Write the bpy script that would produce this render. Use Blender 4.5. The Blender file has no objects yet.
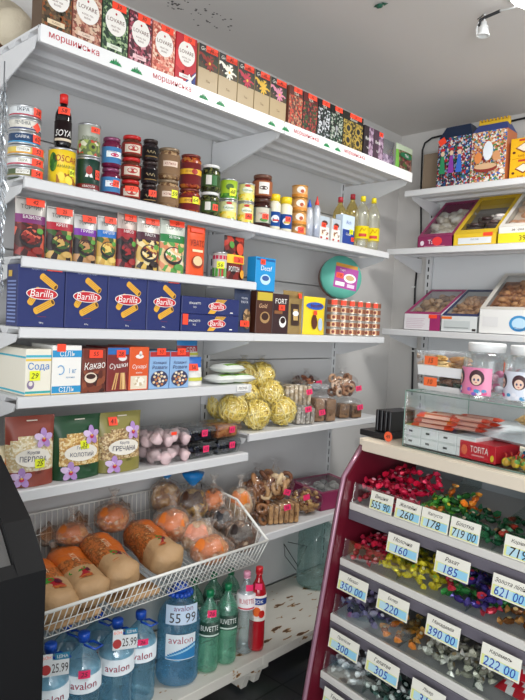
import bpy, bmesh, math, random
from mathutils import Vector, Matrix, Euler
from math import sin, cos, pi, radians
rnd = random.Random(7)
C = bpy.context.scene.collection
SC = bpy.context.scene

# ------------------------------------------------------------------ camera, world, light, exposure
F = 625.0
YAW, PIT, ROLL = -.754233, -.0467883, .0495654
CAM = Vector((0, 0, 1.53))
_f = Vector((sin(YAW)*cos(PIT), cos(YAW)*cos(PIT), sin(PIT)))
_r = Vector((cos(YAW), -sin(YAW), 0)); _u = _r.cross(_f)
R2 = _r*cos(ROLL) + _u*sin(ROLL); U2 = _u*cos(ROLL) - _r*sin(ROLL)
cd = bpy.data.cameras.new('camera'); cam = bpy.data.objects.new('camera', cd); C.objects.link(cam)
cam.matrix_world = Matrix(((R2.x, U2.x, -_f.x, CAM.x), (R2.y, U2.y, -_f.y, CAM.y), (R2.z, U2.z, -_f.z, CAM.z), (0, 0, 0, 1)))
cd.sensor_fit = 'VERTICAL'; cd.sensor_height = 36; cd.lens = F/700*36; cd.clip_start = .02
SC.camera = cam
w = bpy.data.worlds.new('world'); SC.world = w; w.use_nodes = True
w.node_tree.nodes['Background'].inputs[0].default_value = (.93, .97, 1.0, 1)
w.node_tree.nodes['Background'].inputs[1].default_value = .95
def area(name, loc, tgt, sx, sy, power, col):
    l = bpy.data.lights.new(name, 'AREA'); l.shape = 'RECTANGLE'; l.size = sx; l.size_y = sy; l.energy = power; l.color = col
    o = bpy.data.objects.new(name, l); C.objects.link(o); o.location = loc
    o.rotation_euler = (Vector(tgt)-Vector(loc)).to_track_quat('-Z', 'Y').to_euler(); return o
area('daylight_doorway', (1.9, -.6, 1.7), (-1.6, 2.2, 1.5), 1.6, 1.9, 16, (.95, .98, 1))
area('added_ceiling_fill', (1.3, -1.7, 1.0), (-.9, 2.0, 2.74), 2.2, 1.3, 60, (.97, .98, 1))  # added fill light rather than a window, tipped up to brighten the ceiling
area('ceiling_lamp', (-.62, 2.25, 2.66), (-.75, 2.35, 0), .5, .25, 21, (1, .98, .95))
SC.view_settings.view_transform = 'Standard'; SC.view_settings.look = 'None'
SC.view_settings.gamma = 1; SC.view_settings.use_curve_mapping = False
SC.view_settings.exposure = 0.3

def ray(px, py): return _f + R2*((px-262.5)/F) - U2*((py-350)/F)
def at(px, py, X=None, Y=None, Z=None):
    d = ray(px, py)
    t = X/d.x if X is not None else (Y/d.y if Y is not None else (Z-CAM.z)/d.z)
    return CAM + d*t

# ------------------------------------------------------------------ materials
_m = {}
def lin(h):
    h = h.lstrip('#'); v = [int(h[i:i+2], 16)/255 for i in (0, 2, 4)]
    return tuple(x/12.92 if x <= .04045 else ((x+.055)/1.055)**2.4 for x in v) + (1,)
def mat(h, rough=.5, metal=0, bump=0, bscale=60, spec=.5):
    k = (h, rough, metal, bump, bscale, spec)
    if k in _m: return _m[k]
    m = bpy.data.materials.new('m_'+h.strip('#')); m.use_nodes = True; nt = m.node_tree; b = nt.nodes['Principled BSDF']
    b.inputs['Base Color'].default_value = lin(h); b.inputs['Roughness'].default_value = rough; b.inputs['Metallic'].default_value = metal
    b.inputs['Specular IOR Level'].default_value = spec
    if bump:
        t = nt.nodes.new('ShaderNodeTexNoise'); t.inputs['Scale'].default_value = bscale; t.inputs['Detail'].default_value = 3
        tc = nt.nodes.new('ShaderNodeTexCoord'); nt.links.new(tc.outputs['Object'], t.inputs['Vector'])
        bp = nt.nodes.new('ShaderNodeBump'); bp.inputs['Strength'].default_value = bump; bp.inputs['Distance'].default_value = .01
        nt.links.new(t.outputs['Fac'], bp.inputs['Height']); nt.links.new(bp.outputs[0], b.inputs['Normal'])
    _m[k] = m; return m
def mot(cols, scale=120, rough=.5, kind='V', bump=0, stretch=(1, 1, 1)):
    """patches of several colours: printed food pictures, grain, jar contents"""
    k = ('mot', tuple(cols), scale, rough, kind, bump, stretch)
    if k in _m: return _m[k]
    m = bpy.data.materials.new('mottled_'+cols[0].strip('#')); m.use_nodes = True; nt = m.node_tree; b = nt.nodes['Principled BSDF']
    tc = nt.nodes.new('ShaderNodeTexCoord'); mp = nt.nodes.new('ShaderNodeMapping'); mp.inputs['Scale'].default_value = stretch
    nt.links.new(tc.outputs['Object'], mp.inputs[0])
    if kind == 'V':
        t = nt.nodes.new('ShaderNodeTexVoronoi'); t.inputs['Scale'].default_value = scale; src = t.outputs['Color']
        sp = nt.nodes.new('ShaderNodeSeparateColor'); nt.links.new(mp.outputs[0], t.inputs['Vector']); nt.links.new(src, sp.inputs[0]); src = sp.outputs[0]; hs = t.outputs['Distance']
    else:
        t = nt.nodes.new('ShaderNodeTexNoise'); t.inputs['Scale'].default_value = scale; t.inputs['Detail'].default_value = 4; src = t.outputs['Fac']; hs = src
        nt.links.new(mp.outputs[0], t.inputs['Vector'])
    r = nt.nodes.new('ShaderNodeValToRGB'); nt.links.new(src, r.inputs[0]); e = r.color_ramp.elements
    n = len(cols); lo, hi = (0, 1) if kind == 'V' else (.32, .68)
    while len(e) < n: e.new(.5)
    for i, c in enumerate(cols): e[i].position = lo+(hi-lo)*i/max(1, n-(0 if kind == 'V' else 1)); e[i].color = lin(c)
    if kind == 'V': r.color_ramp.interpolation = 'CONSTANT'
    nt.links.new(r.outputs[0], b.inputs['Base Color']); b.inputs['Roughness'].default_value = rough
    if bump:
        bp = nt.nodes.new('ShaderNodeBump'); bp.inputs['Strength'].default_value = bump; bp.inputs['Distance'].default_value = .004; bp.invert = kind == 'V'
        nt.links.new(hs, bp.inputs['Height']); nt.links.new(bp.outputs[0], b.inputs['Normal'])
    _m[k] = m; return m
def film(tint='#ffffff', gloss=.12, rough=.12, body=0.0, bcol='#ffffff', bump=0, bscale=40):
    """clear sheet: lets light through with a tint, reflects more at grazing angles, body = share of milky diffuse"""
    k = ('film', tint, gloss, rough, body, bcol, bump, bscale)
    if k in _m: return _m[k]
    m = bpy.data.materials.new('clear_'+tint.strip('#')); m.use_nodes = True; nt = m.node_tree; nt.nodes.clear()
    o = nt.nodes.new('ShaderNodeOutputMaterial'); tr = nt.nodes.new('ShaderNodeBsdfTransparent'); tr.inputs[0].default_value = lin(tint)
    g = nt.nodes.new('ShaderNodeBsdfGlossy'); g.inputs['Roughness'].default_value = rough; g.inputs[0].default_value = (1, 1, 1, 1)
    lw = nt.nodes.new('ShaderNodeLayerWeight'); lw.inputs[0].default_value = .3
    ma = nt.nodes.new('ShaderNodeMath'); ma.operation = 'MULTIPLY_ADD'; ma.inputs[1].default_value = .38; ma.inputs[2].default_value = gloss
    nt.links.new(lw.outputs['Fresnel'], ma.inputs[0]); ma.use_clamp = True
    mx = nt.nodes.new('ShaderNodeMixShader'); nt.links.new(ma.outputs[0], mx.inputs[0]); nt.links.new(g.outputs[0], mx.inputs[2])
    if body:
        df = nt.nodes.new('ShaderNodeBsdfDiffuse'); df.inputs[0].default_value = lin(bcol)
        m2 = nt.nodes.new('ShaderNodeMixShader'); m2.inputs[0].default_value = body
        nt.links.new(tr.outputs[0], m2.inputs[1]); nt.links.new(df.outputs[0], m2.inputs[2]); nt.links.new(m2.outputs[0], mx.inputs[1])
    else: nt.links.new(tr.outputs[0], mx.inputs[1])
    if bump:
        t = nt.nodes.new('ShaderNodeTexNoise'); t.inputs['Scale'].default_value = bscale
        tc = nt.nodes.new('ShaderNodeTexCoord'); nt.links.new(tc.outputs['Object'], t.inputs['Vector'])
        bp = nt.nodes.new('ShaderNodeBump'); bp.inputs['Strength'].default_value = bump; bp.inputs['Distance'].default_value = .02
        nt.links.new(t.outputs['Fac'], bp.inputs['Height']); nt.links.new(bp.outputs[0], g.inputs['Normal']); nt.links.new(bp.outputs[0], lw.inputs['Normal'])
    nt.links.new(mx.outputs[0], o.inputs[0]); _m[k] = m; return m
WHITE = mat('#e9ebea', .35); BLACK = mat('#16161a', .4); PAPER = mat('#f4f3ee', .6)
RED = mat('#ff4a2c', .5); INK = mat('#2a1a18', .6); YEL = mat('#e9f02a', .5); PINK = mat('#f2356c', .5); BLUEINK = mat('#1d3fa8', .6)
CLEAR = film('#fefefe', .035, .12, bump=.5, bscale=45); PET = film('#f6fafa', .07, .08); BAGF = film('#fefdfb', .06, .14, .10, '#f4e6d8', bump=1.0, bscale=38); GLASSM = film('#fafcfb', .03, .03)

# ------------------------------------------------------------------ text outlines
_t = {}
def glyphs(s):
    if s in _t: return _t[s]
    cu = bpy.data.curves.new('t', 'FONT'); cu.body = s; cu.size = 1; cu.resolution_u = 2 if len(s) < 12 else 1; cu.align_x = 'CENTER'
    o = bpy.data.objects.new('t', cu); C.objects.link(o)
    me = bpy.data.meshes.new_from_object(o.evaluated_get(bpy.context.evaluated_depsgraph_get()))
    vs = [tuple(v.co[:2]) for v in me.vertices]; fs = [tuple(p.vertices) for p in me.polygons]
    bpy.data.objects.remove(o); bpy.data.curves.remove(cu); bpy.data.meshes.remove(me)
    if vs:
        x0 = min(v[0] for v in vs); x1 = max(v[0] for v in vs); y0 = min(v[1] for v in vs); y1 = max(v[1] for v in vs)
        vs = [(v[0]-(x0+x1)/2, v[1]-(y0+y1)/2) for v in vs]; _t[s] = (vs, fs, x1-x0, y1-y0)
    else: _t[s] = ([], [], 1, 1)
    return _t[s]

# ------------------------------------------------------------------ mesh builder
class MB:
    def __init__(s): s.v = []; s.f = []; s.mi = []; s.sm = []; s.ms = []; s.M = None
    def m(s, mt):
        if mt not in s.ms: s.ms.append(mt)
        return s.ms.index(mt)
    def add(s, vs, fs, mt, smooth=False):
        b = len(s.v); M = s.M
        s.v += [tuple(M @ Vector(v)) for v in vs] if M else [tuple(v) for v in vs]
        s.f += [tuple(b+i for i in f) for f in fs]
        if isinstance(mt, list): s.mi += [s.m(x) for x in mt]
        else: s.mi += [s.m(mt)]*len(fs)
        s.sm += [smooth]*len(fs); return s
    def box(s, x0, x1, y0, y1, z0, z1, mt, ch=0):
        if ch:
            c = ch; v = []
            for sx, X in ((1, x0), (-1, x1)):
                for sy, Y in ((1, y0), (-1, y1)):
                    for sz, Z in ((1, z0), (-1, z1)):
                        v += [(X, Y+sy*c, Z+sz*c), (X+sx*c, Y, Z+sz*c), (X+sx*c, Y+sy*c, Z)]
            bm = bmesh.new(); [bm.verts.new(p) for p in v]; r = bmesh.ops.convex_hull(bm, input=bm.verts)
            bmesh.ops.dissolve_limit(bm, angle_limit=.01, verts=bm.verts, edges=bm.edges)
            bm.verts.index_update(); vs = [tuple(p.co) for p in bm.verts]; fs = [tuple(p.index for p in f.verts) for f in bm.faces]; bm.free()
            return s.add(vs, fs, mt)
        v = [(x, y, z) for x in (x0, x1) for y in (y0, y1) for z in (z0, z1)]
        return s.add(v, [(0, 1, 3, 2), (4, 6, 7, 5), (0, 4, 5, 1), (2, 3, 7, 6), (0, 2, 6, 4), (1, 5, 7, 3)], mt)
    def prism(s, pts, a0, a1, axis, mt):
        """polygon pts in the two other axes, extruded along axis"""
        def P(p, a): return (a, p[0], p[1]) if axis == 'x' else ((p[0], a, p[1]) if axis == 'y' else (p[0], p[1], a))
        n = len(pts); v = [P(p, a0) for p in pts]+[P(p, a1) for p in pts]
        return s.add(v, [tuple(range(n))[::-1], tuple(range(n, 2*n))]+[(i, (i+1) % n, n+(i+1) % n, n+i) for i in range(n)], mt)
    def lathe(s, prof, mt, seg=20, cx=0, cy=0, rad=None, smooth=True, axis='z', wob=None):
        """prof: (r, z[, material])"""
        v = []; f = []; ml = []
        for r, z, *_ in prof:
            for i in range(seg):
                a = 2*pi*i/seg; rr = r*(1 if wob is None else wob(a, z))
                v.append((cx+rr*cos(a), cy+rr*sin(a), z))
        for j in range(len(prof)-1):
            mm = prof[j+1][2] if len(prof[j+1]) > 2 else mt
            for i in range(seg):
                k = (i+1) % seg; f.append((j*seg+i, j*seg+k, (j+1)*seg+k, (j+1)*seg+i)); ml.append(mm)
        for j in (0, len(prof)-1):
            if prof[j][0] > 1e-5:
                f.append(tuple(j*seg+i for i in range(seg))); ml.append(prof[j][2] if len(prof[j]) > 2 else mt)
        return s.add(v, f, ml, smooth)
    def tube(s, pts, r, mt, seg=6, close=False, smooth=True):
        pts = [Vector(p) for p in pts]; n = len(pts); v = []; f = []; up = Vector((0, 0, 1)); prev = None
        for i, p in enumerate(pts):
            if close: t = pts[(i+1) % n]-pts[i-1]
            else: t = pts[min(i+1, n-1)]-pts[max(i-1, 0)]
            t.normalize()
            a = prev if prev is not None else (up if abs(t.z) < .9 else Vector((1, 0, 0)))
            x = a-t*a.dot(t)
            if x.length < 1e-6: x = t.orthogonal()
            x.normalize(); y = t.cross(x); prev = x
            rr = r(i/(n-1)) if callable(r) else r
            v += [p+(x*cos(2*pi*k/seg)+y*sin(2*pi*k/seg))*rr for k in range(seg)]
        m = n if close else n-1
        for i in range(m):
            for k in range(seg): f.append((i*seg+k, i*seg+(k+1) % seg, ((i+1) % n)*seg+(k+1) % seg, ((i+1) % n)*seg+k))
        if not close: f += [tuple(range(seg))[::-1], tuple((n-1)*seg+k for k in range(seg))]
        return s.add(v, f, mt, smooth)
    def ball(s, c, r, mt, seg=10, rings=6, smooth=True, noise=0):
        rx, ry, rz = r if isinstance(r, (tuple, list)) else (r, r, r); v = [(c[0], c[1], c[2]-rz)]
        for j in range(1, rings):
            ph = -pi/2+pi*j/rings
            for i in range(seg):
                a = 2*pi*i/seg; q = 1+noise*(rnd.random()-.5); v.append((c[0]+rx*q*cos(ph)*cos(a), c[1]+ry*q*cos(ph)*sin(a), c[2]+rz*q*sin(ph)))
        v.append((c[0], c[1], c[2]+rz)); f = []; L = len(v)-1
        for i in range(seg):
            k = (i+1) % seg; f.append((0, 1+k, 1+i)); f.append((L, L-seg+i, L-seg+k))
            for j in range(rings-2): f.append((1+j*seg+i, 1+j*seg+k, 1+(j+1)*seg+k, 1+(j+1)*seg+i))
        return s.add(v, f, mt, smooth)
    # ---- printed artwork on a surface su(u, v, off)
    def rect(s, su, u0, v0, u1, v1, mt, l=1, n=1, nv=1, rot=0):
        cu, cv = (u0+u1)/2, (v0+v1)/2; vs = []
        for j in range(nv+1):
            for i in range(n+1):
                a = u0+(u1-u0)*i/n-cu; b = v0+(v1-v0)*j/nv-cv
                vs.append(su(cu+a*cos(rot)-b*sin(rot), cv+a*sin(rot)+b*cos(rot), l*.0005))
        return s.add(vs, [(j*(n+1)+i, j*(n+1)+i+1, (j+1)*(n+1)+i+1, (j+1)*(n+1)+i) for j in range(nv) for i in range(n)], mt, n > 1)
    def ell(s, su, cu, cv, ru, rv, mt, l=1, n=14, rot=0):
        vs = [su(cu, cv, l*.0005)]+[su(cu+ru*cos(2*pi*i/n)*cos(rot)-rv*sin(2*pi*i/n)*sin(rot), cv+ru*cos(2*pi*i/n)*sin(rot)+rv*sin(2*pi*i/n)*cos(rot), l*.0005) for i in range(n)]
        return s.add(vs, [(0, 1+i, 1+(i+1) % n) for i in range(n)], mt)
    def poly(s, su, pts, mt, l=1): return s.add([su(a, b, l*.0005) for a, b in pts], [tuple(range(len(pts)))], mt)
    def txt(s, su, t, cu, cv, h, mt, l=2, maxw=None, rot=0, shear=0, wx=1):
        vs, fs, W, H = glyphs(t); k = h/H; kx = k*wx
        if maxw and W*kx > maxw: kx = maxw/W
        return s.add([su(cu+(x*kx+y*k*shear)*cos(rot)-y*k*sin(rot), cv+(x*kx+y*k*shear)*sin(rot)+y*k*cos(rot), l*.0005) for x, y in vs], fs, mt)
    def build(s, name, parent=None):
        me = bpy.data.meshes.new(name); me.from_pydata(s.v, [], s.f)
        for x in s.ms: me.materials.append(x)
        me.polygons.foreach_set('material_index', s.mi); me.polygons.foreach_set('use_smooth', s.sm); me.update()
        o = bpy.data.objects.new(name, me); C.objects.link(o)
        if parent: o.parent = parent
        return o
def tag(o, label, cat, group=None):
    o['label'] = label; o['category'] = cat
    if group: o['group'] = group
    return o
def empty(name, loc=(0, 0, 0), rz=0):
    o = bpy.data.objects.new(name, None); o.empty_display_size = .05; C.objects.link(o); o.location = loc; o.rotation_euler = (0, 0, rz); return o
def put(o, loc, rz=0, rx=0, ry=0): o.location = loc; o.rotation_euler = (rx, ry, rz); return o
def struct(o): o['kind'] = 'structure'; return o
def copy_tree(o, parent=None):
    c = o.copy(); C.objects.link(c); c.parent = parent
    for ch in list(o.children): copy_tree(ch, c)
    return c
LR = pi/2       # things on the left shelves face +x
def front(d): return lambda u, v, o: (u, -d/2-o, v)
def cyl(R): return lambda u, v, o: ((R+o)*sin(u/R), -(R+o)*cos(u/R), v)
def sticker(parent, su, cu, cv, w, h, s, col=RED, rot=0, l=4):
    m = MB(); m.rect(su, cu-w/2, cv-h/2, cu+w/2, cv+h/2, col, l, 4, 2, rot)
    if s: m.txt(su, s, cu, cv, h*.55, INK, l+1, w*.8, rot, .2)
    return m.build('price_sticker', parent)
# measured slot on a left-wall shelf: px0, px1 edges, pt top, z of what it stands on
def slot(px0, px1, pt, z, X=-1.815, pb=None):
    pm = (px0+px1)/2; pb = pt+20 if pb is None else pb
    y0 = at(px0, pb, X=X).y; y1 = at(px1, pb, X=X).y
    return (y0+y1)/2, y1-y0, at(pm, pt, X=X).z-z
def rslot(px0, px1, pt, z, Y):
    x0 = at(px0, pt+15, Y=Y).x; x1 = at(px1, pt+15, Y=Y).x
    return (x0+x1)/2, x1-x0, at((px0+px1)/2, pt, Y=Y).z-z

# ================================================================== the room
CEILM = mat('#dad6d2', .85, bump=.15, bscale=6)
WALLM = mat('#d3d1ce', .75, bump=.1, bscale=10)
def floor_mat():
    m = bpy.data.materials.new('dark_floor_tiles'); m.use_nodes = True; nt = m.node_tree; b = nt.nodes['Principled BSDF']
    tc = nt.nodes.new('ShaderNodeTexCoord'); br = nt.nodes.new('ShaderNodeTexBrick'); br.offset = 0; br.inputs['Scale'].default_value = 1
    br.inputs['Brick Width'].default_value = .33; br.inputs['Row Height'].default_value = .33; br.inputs['Mortar Size'].default_value = .004
    br.inputs['Color1'].default_value = lin('#4a4d4e'); br.inputs['Color2'].default_value = lin('#434648'); br.inputs['Mortar'].default_value = lin('#2b2c2c')
    nt.links.new(tc.outputs['Object'], br.inputs[0]); n = nt.nodes.new('ShaderNodeTexNoise'); n.inputs['Scale'].default_value = 30
    mx = nt.nodes.new('ShaderNodeMixRGB'); mx.blend_type = 'MULTIPLY'; mx.inputs[0].default_value = .5
    nt.links.new(br.outputs[0], mx.inputs[1]); nt.links.new(n.outputs['Color'], mx.inputs[2]); nt.links.new(mx.outputs[0], b.inputs[0]); b.inputs['Roughness'].default_value = .45
    return m
XW, YW, ZC = -2.16, 3.49, 2.74
struct(MB().box(XW-.1, 2.6, -2, YW+.1, -.1, 0, floor_mat()).build('floor'))
ceil = struct(MB().box(XW-.1, 2.6, -2, YW+.1, ZC, ZC+.1, CEILM).build('ceiling'))
struct(MB().box(XW-.1, XW, -2, YW, 0, ZC, WALLM).build('wall_left'))
struct(MB().box(XW-.1, 2.6, YW, YW+.1, 0, ZC, WALLM).build('wall_back'))
m = MB()
for i in range(46):
    px = 168+rnd.random()*72; py = 2+(px-168)*.32+rnd.gauss(0, 5)
    p = at(px, py, Z=ZC); m.M = Matrix.Translation((p.x, p.y, ZC-.0005)); r = .003+rnd.random()*.004
    m.add([(r*cos(k), r*sin(k), 0) for k in (0, 1.2, 2.5, 3.8, 5)], [(0, 1, 2, 3, 4)], mat('#5d5a58', .8))
m.build('ceiling_stain', ceil)

# ================================================================== shelving
SH = mat('#d9dadb', .38); SHS = mat('#d6d7d8', .4); UNDER = mat('#d2d3d5', .45)
def rusty():
    m = bpy.data.materials.new('rusty_white_paint'); m.use_nodes = True; nt = m.node_tree; b = nt.nodes['Principled BSDF']
    tc = nt.nodes.new('ShaderNodeTexCoord'); mp = nt.nodes.new('ShaderNodeMapping'); mp.inputs['Scale'].default_value = (1.5, .55, 1); nt.links.new(tc.outputs['Object'], mp.inputs[0])
    n = nt.nodes.new('ShaderNodeTexNoise'); n.inputs['Scale'].default_value = 22; n.inputs['Detail'].default_value = 5; nt.links.new(mp.outputs[0], n.inputs[0])
    r = nt.nodes.new('ShaderNodeValToRGB'); e = r.color_ramp.elements; e[0].position = .0; e[0].color = lin('#d3d1c8'); e[1].position = 1; e[1].color = lin('#2e2018')
    for p, c in ((.61, '#cfccc2'), (.63, '#a67a3c'), (.66, '#5a3a1e')): x = e.new(p); x.color = lin(c)
    nt.links.new(n.outputs['Fac'], r.inputs[0]); nt.links.new(r.outputs[0], b.inputs[0]); b.inputs['Roughness'].default_value = .5; return m
RUST = rusty()
XB = -2.10
def shelf(parent, name, y0, y1, z, xf, lip=.032, ribs=2, brk=.11, ends=(1, 1)):
    m = MB(); m.box(XB, xf, y0, y1, z-.008, z-.0005, SH); m.prism([(xf-.001, z-lip), (xf+.006, z-lip+.003), (xf+.006, z-.004), (xf+.001, z), (xf-.004, z), (xf-.004, z-lip)], y0, y1, 'y', SH)
    for k in range(ribs):
        x = XB+(xf-XB)*(k+1)/(ribs+1); m.prism([(x-.028, z-.008), (x-.016, z-.022), (x+.016, z-.022), (x+.028, z-.008)], y0, y1, 'y', UNDER)
    s = m.build(name, parent)
    for e, yy in zip(ends, (y0+.001, y1-.005)):
        if e: MB().prism([(XB, z-.023), (XB, z-brk), (XB+.04, z-brk), (xf-.03, z-lip-.012), (xf-.012, z-.023)], yy, yy+.004, 'y', SH).build('bracket', s)
    return s
def unit(y0, y1, shelves, label, ups):
    u = empty('shelving_unit', (0, 0, 0)); tag(u, label, 'shelving unit', 'white metal shelving units along the left wall')
    m = MB(); zz = [.17, .56, .95, 1.34, 1.73, 2.12, 2.42]
    for a, b in zip(zz, zz[1:]): m.box(XB-.016, XB-.004, y0+.002, y1-.002, a+.002, b-.002, mat('#c6c6c6', .5), .002)
    m.build('back_panel', u)
    for yy in ups:
        m = MB(); m.box(XB-.03, XB+.0, yy-.017, yy+.017, .02, 2.42, SHS)
        for k in range(48): m.box(XB-.001, XB+.0005, yy-.003, yy+.003, .2+k*.046, .2+k*.046+.03, BLACK)
        m.build('upright', u)
    for z, xf, lip, ribs, brk in shelves: shelf(u, 'shelf', y0-(.024 if xf > -1.7 and y0 < 1 else 0), y1, z, xf, lip, ribs, brk)
    m = MB(); m.box(XB, -1.66, y0, y1, .157, .167, RUST); m.box(-1.667, -1.655, y0, y1, .125, .1675, RUST, .002)
    b = m.build('base_deck', u)
    for yy in (y0+.02, y1-.05): MB().prism([(XB, .155), (XB, .02), (-1.72, .02), (-1.70, .08), (-1.668, .10), (-1.668, .155)], yy, yy+.03, 'y', RUST).build('foot', u)
    return u
ZT = 2.316
Y0, Y1, Y2 = .857, 1.854, 2.842
u1 = unit(Y0, Y1, [(ZT, -1.69, .045, 4, .16), (1.92, -1.80, .034, 2, .11), (1.687, -1.80, .034, 2, .11), (1.476, -1.80, .034, 2, .11), (1.265, -1.80, .036, 2, .12), (.979, -1.80, .036, 2, .11)],
     'near white metal shelving unit holding pasta boxes, grain bags and the bread basket', (Y0+.02,))
u2 = unit(Y1+.001, Y2, [(ZT, -1.69, .045, 4, .16), (1.92, -1.80, .034, 2, .11), (1.476, -1.80, .034, 2, .11), (1.057, -1.80, .034, 2, .10), (.614, -1.78, .036, 2, .10)],
     'far white metal shelving unit in the corner with rusty bottom deck', (Y1+.021, Y2-.02))
# printed price rail on the top shelf, one strip per unit
FX = -1.6835
def fsu(u, v, o): return (FX+o, u, v)
def banner(ya, yb, words, mounts, parent):
    m = MB(); m.box(FX-.0005, FX+.0005, ya+.003, yb-.003, ZT-.046, ZT+.002, mat('#f2f2f1', .3), 0)
    for a, b in words:
        ua = at(a[0], a[1], X=FX).y; ub = at(b[0], b[1], X=FX).y
        m.txt(fsu, 'моршинська', (ua+ub)/2, ZT-.022, .020, mat('#c01a30', .5), 3, (ub-ua))
        m.v = m.v
    for q in mounts:
        y = at(q[0], q[1], X=FX).y
        for k, (dx, h) in enumerate(((-.013, .011), (-.006, .017), (.002, .02), (.009, .014), (.015, .010))):
            m.poly(fsu, [(y+dx-.008, ZT-.033), (y+dx+.008, ZT-.033), (y+dx, ZT-.033+h)], mat('#137a45' if k % 2 else '#1d8f52', .5), 3+k*.3)
    return m.build('price_rail', parent)
banner(Y0-.024, Y1, [((45, 38), (102, 62)), ((150, 82), (193, 99)), ], [(115, 66), (136, 74), (203, 101), (220, 108), (271, 130)], u1)
banner(Y1, Y2, [((291, 138), (320, 150)), ((342, 158), (366, 168))], [(285, 135), (326, 152), (337, 158)], u2)

# right-hand back wall shelving
YB = YW-.02
u3 = empty('wall_shelving'); tag(u3, 'white metal wall shelving on the back wall behind the candy case', 'shelving unit')
m = MB()
for a, b in zip([.3, .75, 1.2, 1.65, 2.1], [.75, 1.2, 1.65, 2.1, 2.5]): m.box(-1.87, .9, YB-.012, YB, a+.002, b-.002, mat('#d9dcde', .5), .002)
m.build('back_panel', u3)
for xx in (-1.89, -.66):
    m = MB(); m.box(xx-.018, xx+.018, YB-.03, YB+.0, .02, 2.48, SHS)
    for k in range(48): m.box(xx-.004, xx+.004, YB-.0305, YB-.029, .22+k*.046, .22+k*.046+.026, BLACK)
    m.build('upright', u3)
def bshelf(x0, z, yf, lip=.035):
    m = MB(); m.box(x0, .9, yf, YB-.03, z-.008, z-.0005, SH)
    m.prism([(yf+.001, z-lip), (yf-.006, z-lip+.003), (yf-.006, z-.004), (yf-.001, z), (yf+.004, z), (yf+.004, z-lip)], x0, .9, 'x', SH)
    for k in (1, 2): y = yf+(YB-yf)*k/3; m.prism([(y-.028, z-.008), (y-.016, z-.022), (y+.016, z-.022), (y+.028, z-.008)], x0, .9, 'x', UNDER)
    s = m.build('shelf', u3)
    for xx in (x0+.03, -.66): MB().prism([(YB-.03, z-.023), (YB-.03, z-.11), (YB-.07, z-.11), (yf+.03, z-lip-.012), (yf+.01, z-.023)], xx, xx+.004, 'x', SH).build('bracket', s)
bshelf(-1.875, 2.295, 3.1); bshelf(-1.97, 1.975, 3.1); bshelf(-1.97, 1.52, 3.1); bshelf(-1.97, 1.045, 3.08, .03)

# black power cable on the back wall
m = MB(); pts = []
for px, py in ((421, 252), (421, 220), (421, 186), (422.5, 150), (425, 143), (432, 138), (440, 136), (480, 128), (525, 118), (560, 110)): pts.append(at(px, py, Y=YW-.012))
m.tube(pts, .006, BLACK)
tag(m.build('power_cable'), 'black cable fixed along the top of the back wall', 'cable', None)
m = MB(); m.tube([at(px, py, Y=3.478) for px, py in ((418, 256), (415, 290), (414, 318), (413, 345), (412.5, 372), (412, 395))], .007, BLACK)
for py in (287, 351): m.box(*(lambda p: (p.x-.012, p.x+.012, p.y-.009, p.y-.006, p.z-.004, p.z+.004))(at(414, py, Y=3.478)), WHITE)
tag(m.build('power_cable'), 'black cable running down behind the back wall shelves', 'cable')

# ceiling fittings
p = at(484, 22, Z=ZC-.03)
t = empty('lamp_socket', (p.x, p.y, ZC)); tag(t, 'bare white lamp socket hanging on wires from the ceiling', 'lamp socket')
m = MB(); m.lathe([(.0, -.030), (.011, -.030), (.013, -.045), (.018, -.05), (.021, -.075), (.024, -.078), (.024, -.083), (.019, -.083), (.017, -.075), (0, -.07)], WHITE, 16); m.build('socket', t)
m = MB(); m.tube([(0, 0, 0), (.002, .004, -.012), (0, 0, -.03)], .004, WHITE); m.tube([(0, 0, 0), (-.02, .005, -.006), (-.028, 0, -.012)], .0018, BLACK); m.build('wire', t)
q = at(500, 11, Z=ZC-.02)-Vector((p.x, p.y, ZC)); q2 = at(545, -4, Z=ZC-.012)-Vector((p.x, p.y, ZC))
m = MB(); m.tube([(-.018, -.012, -.085), (-.022, -.012, -.055), (-.016, -.01, -.03)], .004, WHITE); m.tube([(-.016, -.01, -.045), (-.012, -.006, -.022), (0, 0, -.014), q], .006, BLACK); m.tube([q, (q+q2)/2+Vector((0, 0, -.006)), q2], .004, WHITE); m.build('cable', t)
p = at(380, 7, Z=ZC-.012); m = MB()
m.ball((0, 0, -.008), (.014, .012, .008), mat('#1d5a46', .6), 8, 5, True, .5); m.add([(-.03, 0, -.004), (-.012, .012, -.006), (-.012, -.01, -.002)], [(0, 1, 2)], mat('#1d5a46', .6)); m.add([(.03, .01, -.004), (.01, .012, -.006), (.012, -.01, -.002)], [(0, 1, 2)], mat('#1d5a46', .6))
tag(put(m.build('green_bow'), (p.x, p.y, ZC)), 'small dark green scrap stuck to the grey ceiling', 'decoration')
# ceiling light fitting that glows beyond the socket
p = at(541, -7, Z=ZC-.03); t = empty('ceiling_light', (p.x, p.y, ZC)); tag(t, 'bright round ceiling light at the top right corner', 'ceiling light')
MB().lathe([(0, 0), (.115, 0), (.115, -.02), (.10, -.024), (0, -.024)], WHITE, 28).build('housing', t)
e = bpy.data.materials.new('lit_diffuser'); e.use_nodes = True; b = e.node_tree.nodes['Principled BSDF']; b.inputs['Emission Color'].default_value = (1, 1, 1, 1); b.inputs['Emission Strength'].default_value = 9
MB().lathe([(.10, -.0245), (.098, -.035), (.08, -.048), (0, -.055)], e, 28).build('diffuser', t)

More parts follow.
